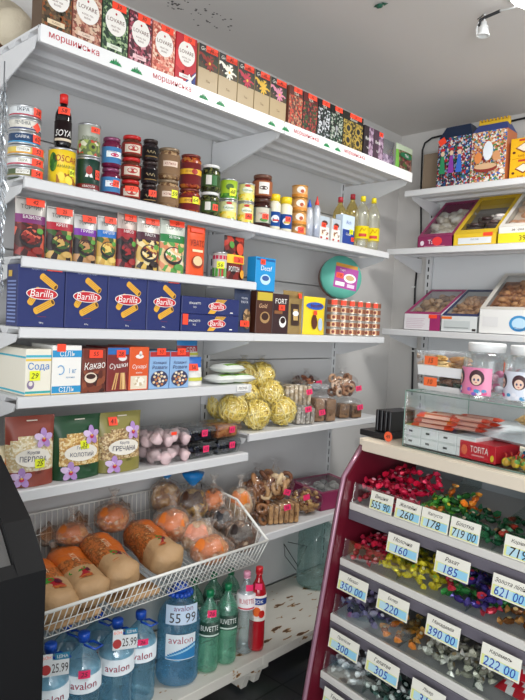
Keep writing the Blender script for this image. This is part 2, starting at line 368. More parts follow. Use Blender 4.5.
# silver tinsel at the near end of the shelves
m = MB(); p = at(3.5, 100, X=-1.83); yy = p.y
for k in range(420):
    z = 1.60+.60*k/420; a = rnd.random()*6.28; l = .007+.009*rnd.random()
    x, y = rnd.gauss(0, .003), rnd.gauss(0, .004)
    m.add([(x, y, z), (x+l*cos(a), y+l*sin(a), z-.02-.02*rnd.random()), (x+l*cos(a+.25), y+l*sin(a+.25), z-.035)], [(0, 1, 2)], mat('#c9ced2', .2, .9))
m.tube([(0, 0, 2.24), (0, 0, 1.6)], .002, mat('#b4b9bd', .3, .8))
tag(put(m.build('tinsel_garland'), (-1.83, yy, 0)), 'silver tinsel hanging from the near end of the top shelf', 'tinsel')
# cream cloth hat on a wall peg beyond the top shelf
t = empty('sun_hat', (-2.085, .915, ZT+.112)); t.scale = (.9, .65, .65); tag(t, 'cream round hat standing on the top shelf behind the first tea box', 'hat')
m = MB(); m.M = Matrix.Rotation(pi/2, 4, 'Y') @ Matrix.Scale(1, 4)
m.lathe([(.17, .0), (.168, .006), (.10, .02), (.095, .07), (.075, .11), (.03, .125), (0, .127)], mat('#cfc4ad', .8, bump=.3, bscale=40), 28); m.build('crown', t)
m = MB(); m.M = Matrix.Rotation(pi/2, 4, 'Y'); m.lathe([(.0985, .024), (.1005, .024), (.0985, .045), (.096, .045)], mat('#5b3c2c', .8), 28); m.build('band', t)

# ================================================================== glass-topped cooler at the left edge
t = empty('display_cooler', (-1.2, 0, 0)); tag(t, 'black display cooler with slanted glass at the left edge', 'cooler')
BK = mat('#0a0a0c', .6, spec=.3)
prof = [(-.60, .02), (0, .02), (0, .985), (-.075, 1.075), (-.23, 1.185), (-.60, 1.20)]
m = MB()
m.prism([(-.60, .02), (0, .02), (0, .90), (-.60, .90)], -.62, .646, 'y', BK)
m.build('body', t)
m = MB()
for a, b in ((-.62, -.57), (.585, .646)): m.prism([(-.60, .90), (0, .90), (0, .985), (-.075, 1.075), (-.23, 1.185), (-.60, 1.20)], a, b, 'y', BK)
m.prism([(-.06, .90), (0, .90), (0, .985), (-.02, 1.005), (-.06, .97)], -.57, .585, 'y', BK)
m.prism([(-.60, 1.16), (-.23, 1.15), (-.23, 1.185), (-.60, 1.20)], -.57, .585, 'y', BK); m.build('frame', t)
m = MB(); m.prism([(-.025, 1.002), (-.078, 1.064), (-.225, 1.168), (-.23, 1.162), (-.083, 1.056), (-.03, .998)], -.57, .585, 'y', film('#9aa3a8', .25, .05)); m.build('glass', t)
m = MB(); m.box(-.58, -.10, -.56, .57, .905, .93, mat('#8d8f92', .4)); m.build('tray', t)
for k in range(6):
    o = MB().box(-.05, .05, -.06, .06, 0, .07, mat(('#a03a30', '#b9b9bd', '#3d4450')[k % 3], .4), .012).build('packaged_meat')
    tag(put(o, (-1.2-.22-.14*(k % 2), .46-.17*(k//2), .931)), 'wrapped pack lying inside the black cooler behind its glass', 'food pack', 'packs in the cooler')

# ================================================================== bread basket
BW = mat('#ecece6', .4); BY0, BY1 = .875, 1.838
t = empty('bread_basket', (0, 0, 0)); tag(t, 'white wire bread basket hooked on the near shelving unit', 'wire basket')
# section: back top, back bottom, front bottom, front rim
BS = [(-2.085, .80), (-2.075, .60), (-1.70, .545), (-1.645, .652)]
m = MB(); m.tube([(BS[3][0], BY0, BS[3][1]), (BS[3][0], BY1, BS[3][1])], .006, BW)
for yy in (BY0, BY1):
    m.tube([(a, yy, b) for a, b in (BS[0], (-1.83, .775), BS[3])], .0055, BW)
    m.tube([(a, yy, b) for a, b in BS], .003, BW)
m.tube([(BS[0][0], BY0, BS[0][1]), (BS[0][0], BY1, BS[0][1])], .003, BW); m.build('rim', t)
m = MB(); n = 44
for i in range(1, n):
    y = BY0+(BY1-BY0)*i/n; m.tube([(a, y, b) for a, b in BS], .0023, BW, 4)
for k in (.5,): a = tuple(BS[2][j]*(1-k)+BS[3][j]*k for j in (0, 1)); m.tube([(a[0], BY0, a[1]), (a[0], BY1, a[1])], .0017, BW, 4)
for a in (BS[1], BS[2], (-1.89, .572), (-2.08, .72)): m.tube([(a[0], BY0, a[1]), (a[0], BY1, a[1])], .002, BW, 4)
for yy in (BY0, BY1):
    for k in range(1, 12):
        f = k/12; x = BS[1][0]+(BS[2][0]-BS[1][0])*f; zb = BS[1][1]+(BS[2][1]-BS[1][1])*f
        x2 = -2.075+(.41)*f; zt = .80-(x2+2.085)/.255*.025 if x2 < -1.83 else .775-(x2+1.83)/.185*.123; m.tube([(x, yy, zb), (x2, yy, zt)], .0016, BW, 4)
m.build('wire_grid', t)

# ================================================================== candy case
case = empty('candy_case', (-1.264, 1.909, 0), -.15); tag(case, 'dark red candy display case with slanted open tiers and wood top', 'display case')
CR = mat('#621525', .3); CRD = mat('#5a1220', .35); WOOD = mat('#e6dac6', .35, bump=.1)
def g(z): return .055+(.98-z)*.17
LEN = 1.35
for a, b in ((-.022, .008), (LEN, LEN+.03)):
    m = MB(); m.prism([(.44, .0), (-.235, .0), (-g(.2)-.035, .2), (-g(.9)-.035, .91), (-.085, .99), (-.0, 1.095), (.44, 1.095)], a, b, 'x', CR); m.build('side_panel', case)
m = MB(); m.tube([(-.007, -.24, .0), (-.007, -g(.2)-.037, .2), (-.007, -g(.91)-.037, .91), (-.007, -.088, .99), (-.007, -.004, 1.09)], .009, mat('#a3788a', .25, .3)); m.build('edge_trim', case)
m = MB(); m.box(-.02, LEN+.03, -.004, .45, 1.096, 1.121, WOOD, .002); m.box(-.0, LEN+.03, -.012, -.004, 1.078, 1.118, WOOD, .002); ct = m.build('countertop', case)
MB().box(.008, LEN, .30, .32, .05, 1.095, mat('#8d9296', .5)).build('back_panel', case)
MB().box(.008, LEN, -.17, .30, .0, .06, CRD).build('plinth', case)
TZ = [.895, .70, .507, .31, .115]
WP = mat('#dcdad4', .4); GP = mat('#6a6670', .4); DIV = film('#e9f0ee', .05, .05)
for i, z in enumerate(TZ):
    y = -g(z+.05)
    m = MB(); m.prism([(y+.006, z-.008), (y+.006, z), (.30, z+.075), (.30, z+.067)], .008, LEN, 'x', mat('#a8a9ab', .4)); sh = m.build('tier', case)
    m = MB(); m.box(.012, LEN-.004, y-.012, y+.006, z-.020, z+.006, WP, .003); m.box(.012, LEN-.004, y-.012, y-.004, z-.056, z-.021, GP, .002); m.build('ledge', sh)
    m = MB(); m.prism([(y-.008, z+.007), (y-.005, z+.007), (y+.006, z+.075), (y+.003, z+.075)], .02, LEN-.01, 'x', GLASSM); m.build('guard_glass', sh)
    for k, u in enumerate(((.30, .56, .82, 1.08), (.25, .51, .77, 1.03), (.30, .57, .83, 1.1), (.19, .42, .70, 1.0), (.25, .5, .75, 1.0))[i]):
        m = MB(); m.prism([(y+.01, z+.006), (.295, z+.078), (.295, z+.15), (y+.03, z+.07)], u-.0015, u+.0015, 'x', DIV); m.build('divider', sh)
m = MB(); bs = lambda u, v, o: (u, .2995-o, v)
m.txt(bs, 'Кишинот', .60, 1.0, .035, mat('#4d5052', .6), 1, .2, -.05, .3); m.build('handwriting', case)
cM = Matrix.Translation((-1.264, 1.909, 0)) @ Matrix.Rotation(-.15, 4, 'Z')
def cw(u, y, z): return cM @ Vector((u, y, z))
def cput(o, u, y, z, rz=0, rx=0, ry=0):
    o.location = cw(u, y, z); o.rotation_euler = (Matrix.Rotation(-.15, 3, 'Z') @ Euler((rx, ry, rz)).to_matrix()).to_euler(); return o

# ================================================================== makers for packaged goods (local front faces -y, base at z = 0)
def carton(name, w, d, h, body, art=None, side=None, top=None, stick=None, ch=.0012):
    m = MB(); m.box(-w/2, w/2, -d/2, d/2, 0, h, body, ch); su = front(d)
    if side: m.rect(lambda u, v, o: (-w/2-o, -u, v), -d/2+.001, .001, d/2-.001, h-.001, side, 1); m.rect(lambda u, v, o: (w/2+o, u, v), -d/2+.001, .001, d/2-.001, h-.001, side, 1)
    if top: m.rect(lambda u, v, o: (u, v, h+o), -w/2+.001, -d/2+.001, w/2-.001, d/2-.001, top, 1)
    if art: art(m, su, w, h)
    o = m.build(name)
    for s in (stick or []): sticker(o, su, *s)
    return o
def can(name, R, h, wall, lidm, art=None, stick=None, rim=None, grp=None):
    rim = rim or mat('#c2c4c6', .3, .8); t = empty(name)
    m = MB(); m.lathe([(0, .001), (R-.002, .001), (R, .003, rim), (R, .006, rim), (R-.0015, .007, rim), (R-.0015, h-.007, wall), (R, h-.006, rim), (R, h-.001, rim), (R-.002, h-.001, rim), (R-.004, h-.004, rim), (0, h-.004, lidm)], wall, 24)
    if art: art(m, cyl(R-.001), R, h)
    m.build('body', t)
    for s in (stick or []): sticker(t, cyl(R), *s)
    return t
def jar(name, R, h, content, lid, label=None, art=None, lidh=.014, stick=None, band=(.2, .68)):
    t = empty(name); m = MB(); hh = h-lidh
    m.lathe([(0, .001), (R-.006, .001), (R, .006), (R, hh-.014), (R-.002, hh-.008), (R-.008, hh-.002), (R-.008, hh+.002), (0, hh+.002)], content, 24); m.build('jar_body', t)
    m = MB(); m.lathe([(0, hh), (R-.004, hh), (R-.0035, h-.003), (R-.006, h-.001), (0, h-.001)], lid, 24); m.build('lid', t)
    if label:
        m = MB(); z0, z1 = band[0]*hh, band[1]*hh; m.lathe([(R+.0004, z0), (R+.0004, z1)], label, 28)
        if art: art(m, cyl(R+.0006), R, z0, z1)
        m.build('label', t)
    for s in (stick or []): sticker(t, cyl(R+.001), *s)
    return t
def pouch(name, w, d, h, cfun, art=None, stand=True, nx=10, nz=14, stick=None, top=.06, crimp=True):
    """film pouch: sealed top edge, bulging belly; cfun(u, v) -> material with u -.5...5 and v 0..1"""
    ph = rnd.random()*6
    def half(u, v):
        a = max(0, 1-(2*u)**2)**.45; vv = min(1, max(0, v))
        if stand: b = (1-vv/(1-top*.5))**.55 if vv < 1-top*.5 else 0; b = b*.85+.15*sin(pi*vv)
        else: b = max(0, sin(pi*min(1, max(0, (vv-.04)/.92))))**.5
        wr = 1+.05*sin(9*u+ph)*sin(7*v*3+ph)
        return d/2*a*b*wr
    def su(u, v, o):
        uu = u/w; vv = v/h; y = half(uu, vv); ww = 1-.03*sin(pi*vv); return (u*ww, -y-.0006-(o*2+.0014 if o > 0 else 0), v)
    def bk(u, v, o):
        uu = u/w; vv = v/h; return (u*(1-.03*sin(pi*vv)), half(uu, vv)+.0006, v)
    m = MB()
    for fn, flip in ((su, 0), (bk, 1)):
        vs = [fn((i/nx-.5)*w, j/nz*h, 0) for j in range(nz+1) for i in range(nx+1)]; fs = []; ml = []
        for j in range(nz):
            for i in range(nx):
                q = (j*(nx+1)+i, j*(nx+1)+i+1, (j+1)*(nx+1)+i+1, (j+1)*(nx+1)+i); fs.append(q[::-1] if flip else q); ml.append(cfun((i+.5)/nx-.5, (j+.5)/nz))
        m.add(vs, fs, ml, True)
    # bottom gusset and side closing strips
    vs = [su((i/nx-.5)*w, 0, 0) for i in range(nx+1)]+[bk((i/nx-.5)*w, 0, 0) for i in range(nx+1)]
    m.add(vs, [(i, nx+1+i, nx+2+i, i+1) for i in range(nx)], cfun(0, .02))
    for s in (-.5, .5):
        vs = [su(s*w, j/nz*h, 0) for j in range(nz+1)]+[bk(s*w, j/nz*h, 0) for j in range(nz+1)]
        m.add(vs, [(j, j+1, nz+2+j, nz+1+j) for j in range(nz)], cfun(s*.9, .5))
    if art: art(m, su, w, h)
    o = m.build(name)
    for s in (stick or []): sticker(o, su, *s)
    return o
def clearbag(parent, r, c, lump=.10, tie=True, mt=None, seg=22, rings=14, tail=.045):
    """crumpled clear film around contents, gathered into a tail on top"""
    m = MB(); a0 = rnd.random()*6; prof = []
    for j in range(rings+1):
        t = j/rings; ph = -pi/2+pi*.93*t; prof.append((max(cos(ph), .07), sin(ph)))
    prof += [(.10, 1.0+tail/r[2]*.5), (.28, 1.0+tail/r[2])] if tie else [(0.0, 1.0)]
    vs = []; n = len(prof)
    for j, (q, z) in enumerate(prof):
        for i in range(seg):
            a = 2*pi*i/seg; k = 1+lump*(sin(5*a+a0+3*z)*.4+.5*sin(3*a-4*z+a0)*.6+(rnd.random()-.5)*.5)
            z2 = max(z*(1+lump*.3*(rnd.random()-.5)), -1)
            vs.append((c[0]+r[0]*q*k*cos(a), c[1]+r[1]*q*k*sin(a), c[2]+r[2]*z2))
    fs = [(j*seg+i, j*seg+(i+1) % seg, (j+1)*seg+(i+1) % seg, (j+1)*seg+i) for j in range(n-1) for i in range(seg)]
    m.add(vs, fs, mt or CLEAR, False); return m.build('film_bag', parent)
def bottle(name, R, h, liquid, capm, neck=.013, label=None, art=None, waist=0, fill=.9, stick=None, capR=None, capH=.014, handle=False, square=0, lz=(.35, .62), ribs=0):
    t = empty(name); hs = h-capH
    def pr(k):
        out = [(0, .004), (R*.55, .0), (R*.93, .006), (R, .02)]
        n = 12
        for i in range(1, n):
            z = .02+(hs*.68-.02)*i/n; q = 1-waist*math.exp(-((z/hs-.32)/.06)**2)
            if ribs: q -= .02*(i % 2)
            out.append((R*q, z))
        out += [(R, hs*.68), (R*.93, hs*.76), (R*.72, hs*.84), (R*.42, hs*.91), (neck, hs*.955), (neck, hs)]
        return [(r*k, z) for r, z in out]
    wob = (lambda a, z: 1+square*abs(sin(2*a))**2) if square else None
    m = MB(); m.lathe(pr(1), PET if liquid is None else liquid, 22, wob=wob); m.build('bottle_body', t)
    c = capR or neck+.002; m = MB(); m.lathe([(0, hs-.002), (c, hs-.002), (c, h-.002), (c-.002, h), (0, h)], capm, 18); m.lathe([(neck+.003, hs-.006), (neck+.003, hs-.003)], capm, 16); m.build('cap', t)
    if label:
        z0, z1 = lz[0]*h, lz[1]*h; m = MB(); m.lathe([(R+.0012, z0), (R+.0012, z1)], label, 28, wob=wob)
        if art: art(m, cyl(R+.0015), R, z0, z1)
        m.build('label', t)
    if handle:
        m = MB(); m.tube([(-.0, -neck-.001, hs-.01), (0, -neck-.02, hs-.004), (.03, -neck-.045, hs-.008), (.055, -neck-.02, hs-.012), (.03, 0, hs-.012), (neck, 0, hs-.012)], .004, capm); m.build('carry_handle', t)
    for s in (stick or []): sticker(t, cyl(R+.002), *s)
    return t


# ------------------------------------------------------------------ TOP SHELF: tea boxes
XT = -1.702
TEA = [
 (40, 70.5, ['#5b4632', '#7b6242', '#8a4b22', '#3c3424'], '#e8d3b0', '', 'brown floral tea box with white oval, nearest on the top shelf'),
 (71, 100.3, ['#9a5448', '#c18a74', '#7a4a3c', '#d7b79c'], '#e9d0be', '', 'dusty rose floral tea box, second on the top shelf'),
 (101, 127.3, ['#2f4a36', '#59754e', '#9db487', '#1f3527'], '#e3ecd8', '30', 'dark green leafy tea box with white oval on the top shelf'),
 (128, 151.3, ['#6d2834', '#a94a5c', '#d89aa2', '#44202a'], '#f1c9cb', '30', 'deep red rose tea box with white oval on the top shelf'),
 (152, 174.7, ['#d97a68', '#e9a690', '#f3cdb4', '#b4503f'], '#e7836f', '30', 'coral pink floral tea box with white oval on the top shelf'),
 (175.4, 196.7, ['#c01c2c', '#c01c2c', '#d93a3f', '#a81625'], '#f0efec', '30', 'red tea box with british flag corner and white oval')]
for i, (a, b, cols, lab, st, lb) in enumerate(TEA):
    y, w, h = slot(a, b, 40, ZT, XT, 60); h = .163; w -= .001
    def art(m, su, w, h, cols=cols, lab=lab, i=i):
        m.rect(su, -w/2+.001, .001, w/2-.001, h-.001, mot(cols, 130 if i != 5 else 20), 1)
        for k in range(10): m.ell(su, rnd.uniform(-w/2+.01, w/2-.01), rnd.uniform(.012, h-.02), .006, .010, mat(cols[k % 4], .5), 2, 7, rnd.random()*3)
        if i == 5:
            m.poly(su, [(-w*.1, .002), (w/2-.002, .002), (w/2-.002, .055)], mat('#27397e', .5), 2); m.poly(su, [(-w*.02, .002), (.012, .002), (w/2-.002, .043), (w/2-.002, .05)], PAPER, 3)
            m.poly(su, [(w*.2, .002), (w*.32, .002), (w*.18, .04), (w*.12, .035)], PAPER, 3.2); m.rect(su, -w*.16, .09, -w*.1, h-.002, PAPER, 2)
            m.rect(su, -w/2+.002, .002, -w*.12, .014, PAPER, 2)
        m.ell(su, 0, h*.62, w*.40, h*.25, mat('#f3efe8', .5), 3, 22)
        m.txt(su, 'LOVARE', 0, h*.65, .012, mat('#6b3b2d', .5), 4, w*.66); m.ell(su, 0, h*.77, .0035, .004, mat('#b0202c'), 4, 6)
        m.txt(su, 'ROYAL TEA' if i % 2 else 'FRUIT TEA', 0, h*.53, .005, mat('#6b3b2d', .5), 4, w*.42); m.txt(su, 'BLEND', 0, h*.47, .005, mat('#6b3b2d', .5), 4, w*.3)
        m.rect(su, -w*.32, h*.12, w*.26, h*.20, mat(lab, .5), 3); m.txt(su, 'CLASSIC', -w*.03, h*.16, .005, mat('#6b3b2d', .5), 4, w*.35)
    o = carton('tea_box', w, .06, h, mat(cols[0], .5), art, None, None, [(.01, h-.013, w*.55, .022, st)] if st else None)
    put(o, (XT-.03, y, ZT), LR); tag(o, lb, 'tea box', 'floral tea boxes with white ovals')
GF = [(197, 217.4, '#8f2a20', 'berries', '30'), (217.7, 237, '#f3efe0', 'white daisy', '30'), (237.3, 254, '#c0344a', 'red flower', '30'), (254.3, 270, '#e0b43c', 'yellow flower', '30'), (270.3, 287, '#d98aa0', 'pink flower', '30')]
for i, (a, b, fc, nm, st) in enumerate(GF):
    y, w, h = slot(a, b, 70, ZT, XT, 90); h = .160; w -= .0012
    def art(m, su, w, h, fc=fc, i=i):
        m.rect(su, -w/2+.001, .001, w/2-.001, h*.55, mat('#b8a27c', .4), 1); m.rect(su, -w/2+.001, h*.5, w/2-.001, h-.001, mot(['#2a2320', '#4a3a26', fc, '#2f3a22'], 55), 1.5)
        for k in range(9):
            q = 2*pi*k/9; m.ell(su, .006*cos(q)*2+.004, h*.64+.016*sin(q), .012, .0045, mat(fc, .5), 3+.1*k, 9, q)
        m.ell(su, .004, h*.64, .005, .005, mat('#e9b83a', .5), 5, 10)
        m.rect(su, -w/2+.001, h*.82, w/2-.001, h-.001, mat('#1d1c1e', .4), 2.5); m.txt(su, 'Greenfield', 0, h*.91, .013, mat('#e9e6da', .5), 4, w*.8, 0, .25); m.txt(su, 'Tea', 0, h*.25, .008, mat('#6b4d22'), 2.5)
    o = carton('tea_box', w, .06, h, mat('#a8926a', .4), art, None, mat('#1d1c1e'), [(w*.14, h-.011, w*.6, .022, st)])
    put(o, (XT-.03, y, ZT), LR); tag(o, 'gold and black tea box with a %s picture, %s' % (nm, ('beside the red flag box', 'after the berry one', 'in the middle of its row', 'second from the shelf joint', 'nearest the shelf joint')[i]), 'tea box', 'gold and black flower tea boxes')
RC = [(287.5, 301.5, ['#7b4a3a', '#b98a6a', '#5d2e26', '#c44a34'], 'brown and gold tea box just past the shelf joint'),
      (301.8, 316.6, ['#272126', '#a6403a', '#5c1f1f', '#33502c'], 'dark tea box with small red berries on the top shelf'),
      (317, 329.7, ['#17191b', '#3a4a44', '#101214', '#c9ccd0'], 'black tea box with a silver picture, left of two alike'),
      (330, 342.7, ['#1c2620', '#2f4f3a', '#131716', '#a8b0a2'], 'black and green tea box, right of two alike'),
      (343, 363, ['#3b3420', '#8f7a34', '#20201c', '#b49a4a'], 'wide olive gold patterned tea box on the top shelf')]
for i, (a, b, cols, lb) in enumerate(RC):
    y, w, h = slot(a, b, 100, ZT, XT, 130); h = .163; w -= .0015
    def art(m, su, w, h, cols=cols, i=i):
        m.rect(su, -w/2+.001, .001, w/2-.001, h-.001, mot(cols, 140), 1); m.rect(su, -w/2+.001, h*.78, w/2-.001, h-.001, mat(cols[2], .4), 2)
        m.txt(su, 'TEA' if i < 4 else 'Richard', 0, h*.84, .012, mat('#e9e4d0'), 3, w*.7, 0, .2)
        if i in (2, 3): m.tube([su(-.012, .03, .001), su(.0, .06, .001), su(.012, .035, .001)], .002, mat('#c9ccd0', .3, .6)); m.ell(su, 0, .07, .008, .012, mat('#c9ccd0', .3, .6), 3)
        if i == 4:
            for k in range(4): m.ell(su, (k % 2-.5)*w*.5, h*(.25+.32*(k//2)), w*.15, h*.13, mat('#c9ab52', .35, .4), 3, 12); m.ell(su, (k % 2-.5)*w*.5, h*(.25+.32*(k//2)), w*.09, h*.08, mat('#2c2c28'), 4, 10)
    o = carton('tea_box', w, .06, h, mat(cols[0], .45), art, None, None, [(w*.1, h-.011, w*.6, .020, '30')])
    put(o, (XT-.03, y, ZT), LR); tag(o, lb, 'tea box', 'dark tea boxes past the joint')
ys = []
for i, (a, b) in enumerate(((363.5, 373), (373.3, 383.2))):
    y, w, h = slot(a, b, 130, ZT, XT, 150); h = .142; w -= .0015
    def art(m, su, w, h, i=i):
        c = mat('#2c2128' if i == 0 else '#4a3444', .4); m.rect(su, -w/2+.001, .001, w/2-.001, h-.001, c, 1); m.rect(su, 0, .001, w/2-.001, h-.001, mot(['#8d7086', '#5c4258', '#b39ab0'], 70), 1.5)
        m.txt(su, 'Batik', -w*.1, h*.6, .014, PAPER, 3, w*.7); m.txt(su, 'TEA', -w*.1, h*.3, .008, PAPER, 3, w*.5)
    o = carton('tea_box', w, .06, h, mat('#2c2128', .4), art, None, None, [(w*.2, h-.014, .032, .02, '30')] if i else None)
    put(o, (XT-.03, y, ZT), LR); tag(o, ('shorter dark brown tea box near the far end of the top shelf', 'shorter mauve patterned tea box next to the silver pouch')[i], 'tea box')
y, w, h = slot(384, 399, 137, ZT, XT, 155)
o = pouch('foil_tea_pouch', w, .04, .135, lambda u, v: mat('#b9bcc2', .22, .85) if v > .45 else mot(['#8d7a92', '#b6a3b8', '#62546a'], 60)); put(o, (XT-.03, y, ZT), LR, 0, 0); tag(o, 'silver foil pouch with mauve base on the top shelf', 'tea pouch')
y, w, h = slot(400.5, 417, 138, ZT, XT, 160)
def art(m, su, w, h): m.ell(su, 0, h*.62, w*.36, h*.12, mat('#1c6a44'), 2, 16); m.txt(su, 'TEA', 0, h*.62, .014, PAPER, 3, w*.4)
o = pouch('nut_pouch', w, .04, .142, lambda u, v: mat('#b9c9ae', .35) if v > .78 else (mat('#6aa83a', .4) if abs(u) > .4 else mot(['#4a2a26', '#7a3a34', '#3e5a2a', '#8c6a5a'], 70)), art); put(o, (XT-.03, y, ZT), LR); tag(o, 'green pouch with oval badge at the far end of the top shelf', 'food pouch')

# ------------------------------------------------------------------ SHELF 2: tins and jars
ZJ = 1.9205; XJ = -1.815
def cylslot(a, b, pt, base=ZJ, X=XJ):
    y, w, h = slot(a, b, pt, base, X, pt+30); R = .03
    for _ in range(4):
        p0, p1 = at(a, pt+25, X=X-R), at(b, pt+25, X=X-R); y = at((a+b)/2, pt+25, X=X-R).y
        a0, a1 = math.atan2(p0.y, -p0.x), math.atan2(p1.y, -p1.x); R = math.hypot(X-R, y)*sin((a1-a0)/2)
    return y, R*1.07, at((a+b)/2, pt+2, X=X-R).z-base
def putc(o, y, R, z, X=XJ, turn=None):
    """turn the label partly towards the aisle"""
    return put(o, (X-R, y, z), LR+(turn if turn is not None else -math.atan2(y, 1.8)*.8))
hb = .0325; y = .893; R = .0535
TINS = [('#5a6a48', '#8c8250', 'ШПРОТИ', '54', 'bottom olive green tin of the stack at the near end'), ('#e6e8e6', '#c83a5a', 'ІКРА', '54', 'white tin with pink line, second from the bottom of the near stack'), ('#e9cf6a', '#e9a32a', 'ТУНЕЦЬ', '52', 'yellow rimmed flat tin, third from the bottom of the near stack')]
for i, (c1, c2, s, st, lb) in enumerate(TINS):
    def art(m, su, R, h, c2=c2, s=s): m.rect(su, -.09, .004, .09, .010, mat(c2), 1, 14); m.rect(su, -.032, .011, .008, h-.008, mat('#f0efe8'), 1, 6); m.txt(su, s, -.012, h*.55, .008, mat('#7a7050'), 2, .034)
    o = can('fish_tin', R, hb, mat(c1, .4), mat('#c9cacb', .3, .7), art, [(.034, hb*.5, .042, .022, st)]); putc(o, y, R, ZJ+hb*i); tag(o, lb, 'tin', 'flat fish tins')
z = ZJ+hb*3
TINS = [('#27456b', '#4fa7d8', 'САЙРА', '62', 'navy blue fish tin in the upper part of the near stack', .040), ('#e8e4d8', '#2c3f72', 'ПЕЧІНКА', '', 'cream and blue tin, second from the top of the near stack', .040), ('#dfe3e4', '#b8324a', 'ІКРА', '28', 'white topmost tin of the near stack', .038)]
for i, (c1, c2, s, st, lb, hh) in enumerate(TINS):
    def art(m, su, R, h, c2=c2, s=s, i=i):
        m.rect(su, -.12, .003, .12, .010, mat(c2), 1, 14)
        if i == 1: m.poly(su, [(.012, .012), (.04, .012), (.04, h-.004)], mat(c2), 1)
        m.txt(su, s, -.01, h*.6, .011, mat('#e8e8e8' if i == 0 else '#4a4f5a'), 2, .045)
    o = can('fish_tin',   .047, hh, mat(c1, .4), mat('#c9cacb', .3, .7), art, [(.036, hh*.55, .032, .024, st)] if st else [(.034, hh*.4, .022, .022, '', RED, .78)]); putc(o, y-.006, .047, z, XJ-.006); tag(o, lb, 'tin', 'smaller fish tins'); z += hh
y, R, h = cylslot(48.5, 75.5, 148)
def art(m, su, R, h):
    m.txt(su, 'OSCAR', .012, h*.70, .020, mat('#a3281c'), 3, .07, -.05); m.txt(su, 'АНАНАСИ', .012, h*.5, .010, mat('#3a5a1c'), 3, .06)
    m.rect(su, -.02, .006, .07, h*.32, mot(['#f1d02a', '#c98a1c', '#e9e06a', '#a86a18'], 60), 1, 8); m.ell(su, -.032, h*.6, .014, .03, mot(['#2c6a2a', '#5a8a2a', '#1c4a1c'], 80), 2)
    for k in range(6): m.ell(su, rnd.uniform(-.01, .05), rnd.uniform(.015, .035), .010, .012, mat('#f6de4a'), 2+.1*k, 10)
o = can('pineapple_tin', R, h, mat('#f2cf22', .35), mat('#c9cacb', .3, .7), art, [(.03, h*.36, .020, .022, '84', YEL)]); putc(o, y, R, ZJ); tag(o, 'yellow pineapple tin below the black sauce bottle', 'tin')
zz = ZJ+h; hB = slot(54, 71.5, 89, ZJ)[2]-h
def art(m, su, R, z0, z1): m.txt(su, 'SOYA', 0, z0*.6+z1*.4, .020, PAPER, 3, .05, 0, .2); m.rect(su, -.03, z0+.002, .03, z0+.010, mat('#d8c9b0'), 2, 6)
t = bottle('soy_sauce_bottle', .0255, hB-.0005, mat('#0c0b0c', .12), mat('#e02a24', .3), .010, mat('#231415', .4), art, 0, stick=[(0, .115, .036, .022, '58')], capR=.013, capH=.024, lz=(.12, .5)); putc(t, y, R, zz+.0005); tag(t, 'black soy sauce bottle with red cap standing on the yellow tin', 'bottle')
# two tins
y, R, h2 = cylslot(76.5, 99.5, 157)
def art(m, su, R, h): m.rect(su, -.10, .004, .10, .022, mat('#7a1a1c'), 1, 14); m.poly(su, [(0, h*.75), (.012, h*.4), (-.012, h*.4)], PAPER, 2); m.ell(su, 0, h*.6, .010, .014, mat('#a03028'), 3); m.txt(su, 'КВАСОЛЯ', 0, .014, .007, PAPER, 2, .04)
o = can('bean_tin', R, h2, mat('#123a2c', .35), mat('#c9cacb', .3, .7), art, [(.03, h2*.5, .02, .03, '52')]); putc(o, y, R, ZJ); tag(o, 'dark green and red bean tin beside the yellow tin', 'tin')
h3 = slot(77, 98.7, 121, ZJ)[2]-h2
def art(m, su, R, h):
    m.rect(su, -.10, .006, .10, h*.5, mot(['#9aa85a', '#d8d8b8', '#c23a2a', '#5a6a3a'], 75), 1, 14); m.txt(su, 'ОЛИВКИ', 0, h*.55, .012, mat('#3a5a1c'), 2, .05); m.ell(su, .01, h*.3, .014, .014, mat('#7a8a2a'), 2); m.ell(su, .01, h*.3, .006, .006, mat('#2a2a1a'), 3)
o = can('olive_tin', R-.002, h3, mat('#a8aa9a', .4), mat('#c9cacb', .3, .7), art, [(.018, h3*.8, .032, .018, '62')]); putc(o, y, R-.002, ZJ+h2, XJ-.002); tag(o, 'pale tin with green olive picture on the dark green tin', 'tin')
def jars(a, b, tops, content, lid, label, artf, nm, lbs, grp, lidh=.013, st=None, band=(.15, .75), rim=0, Rk=1, off=0):
    y, R, _ = cylslot(a, b, tops[0], ZJ, XJ); R *= Rk; z = ZJ
    for i, pt in enumerate(tops):
        h = slot(a, b, pt, ZJ)[2]-(z-ZJ)-.0005
        o = jar(nm, R, h, content, lid, label, artf, lidh, [s for s in (st or {}).get(i, [])], band); putc(o, y, R, z, XJ-off); tag(o, lbs[i], 'jar', grp); z += h+.0005
    return y, R, z
def a1(m, su, R, z0, z1): m.rect(su, -.02, (z0+z1)/2-.008, .035, (z0+z1)/2+.012, mat('#e9f0f2'), 2, 8); m.ell(su, .008, (z0+z1)/2+.0, .014, .006, mat('#c02a5a'), 3); m.txt(su, 'СЛИВА', .0, (z0+z1)/2+.010, .006, mat('#2a3a7a'), 3, .03)
jars(101.3, 119.7, [166, 134.7], mat('#6a1a3a', .15), mat('#8a4a6a', .3, .4), mat('#4f8fc8', .4), a1, 'jam_jar', ['lower dark pink jam jar with sky blue label', 'upper dark pink jam jar with sky blue label'], 'jam jars with blue labels', st={0: [(.016, .04, .022, .022, '29')]})
def a2(m, su, R, z0, z1): m.rect(su, -.028, z0+.004, .03, z1-.006, mat('#d8c9b4'), 1, 8); m.ell(su, .002, (z0+z1)/2, .018, .010, mat('#a82a24'), 2); m.txt(su, 'АДЖИКА', 0, z1-.012, .005, PAPER, 3, .03)
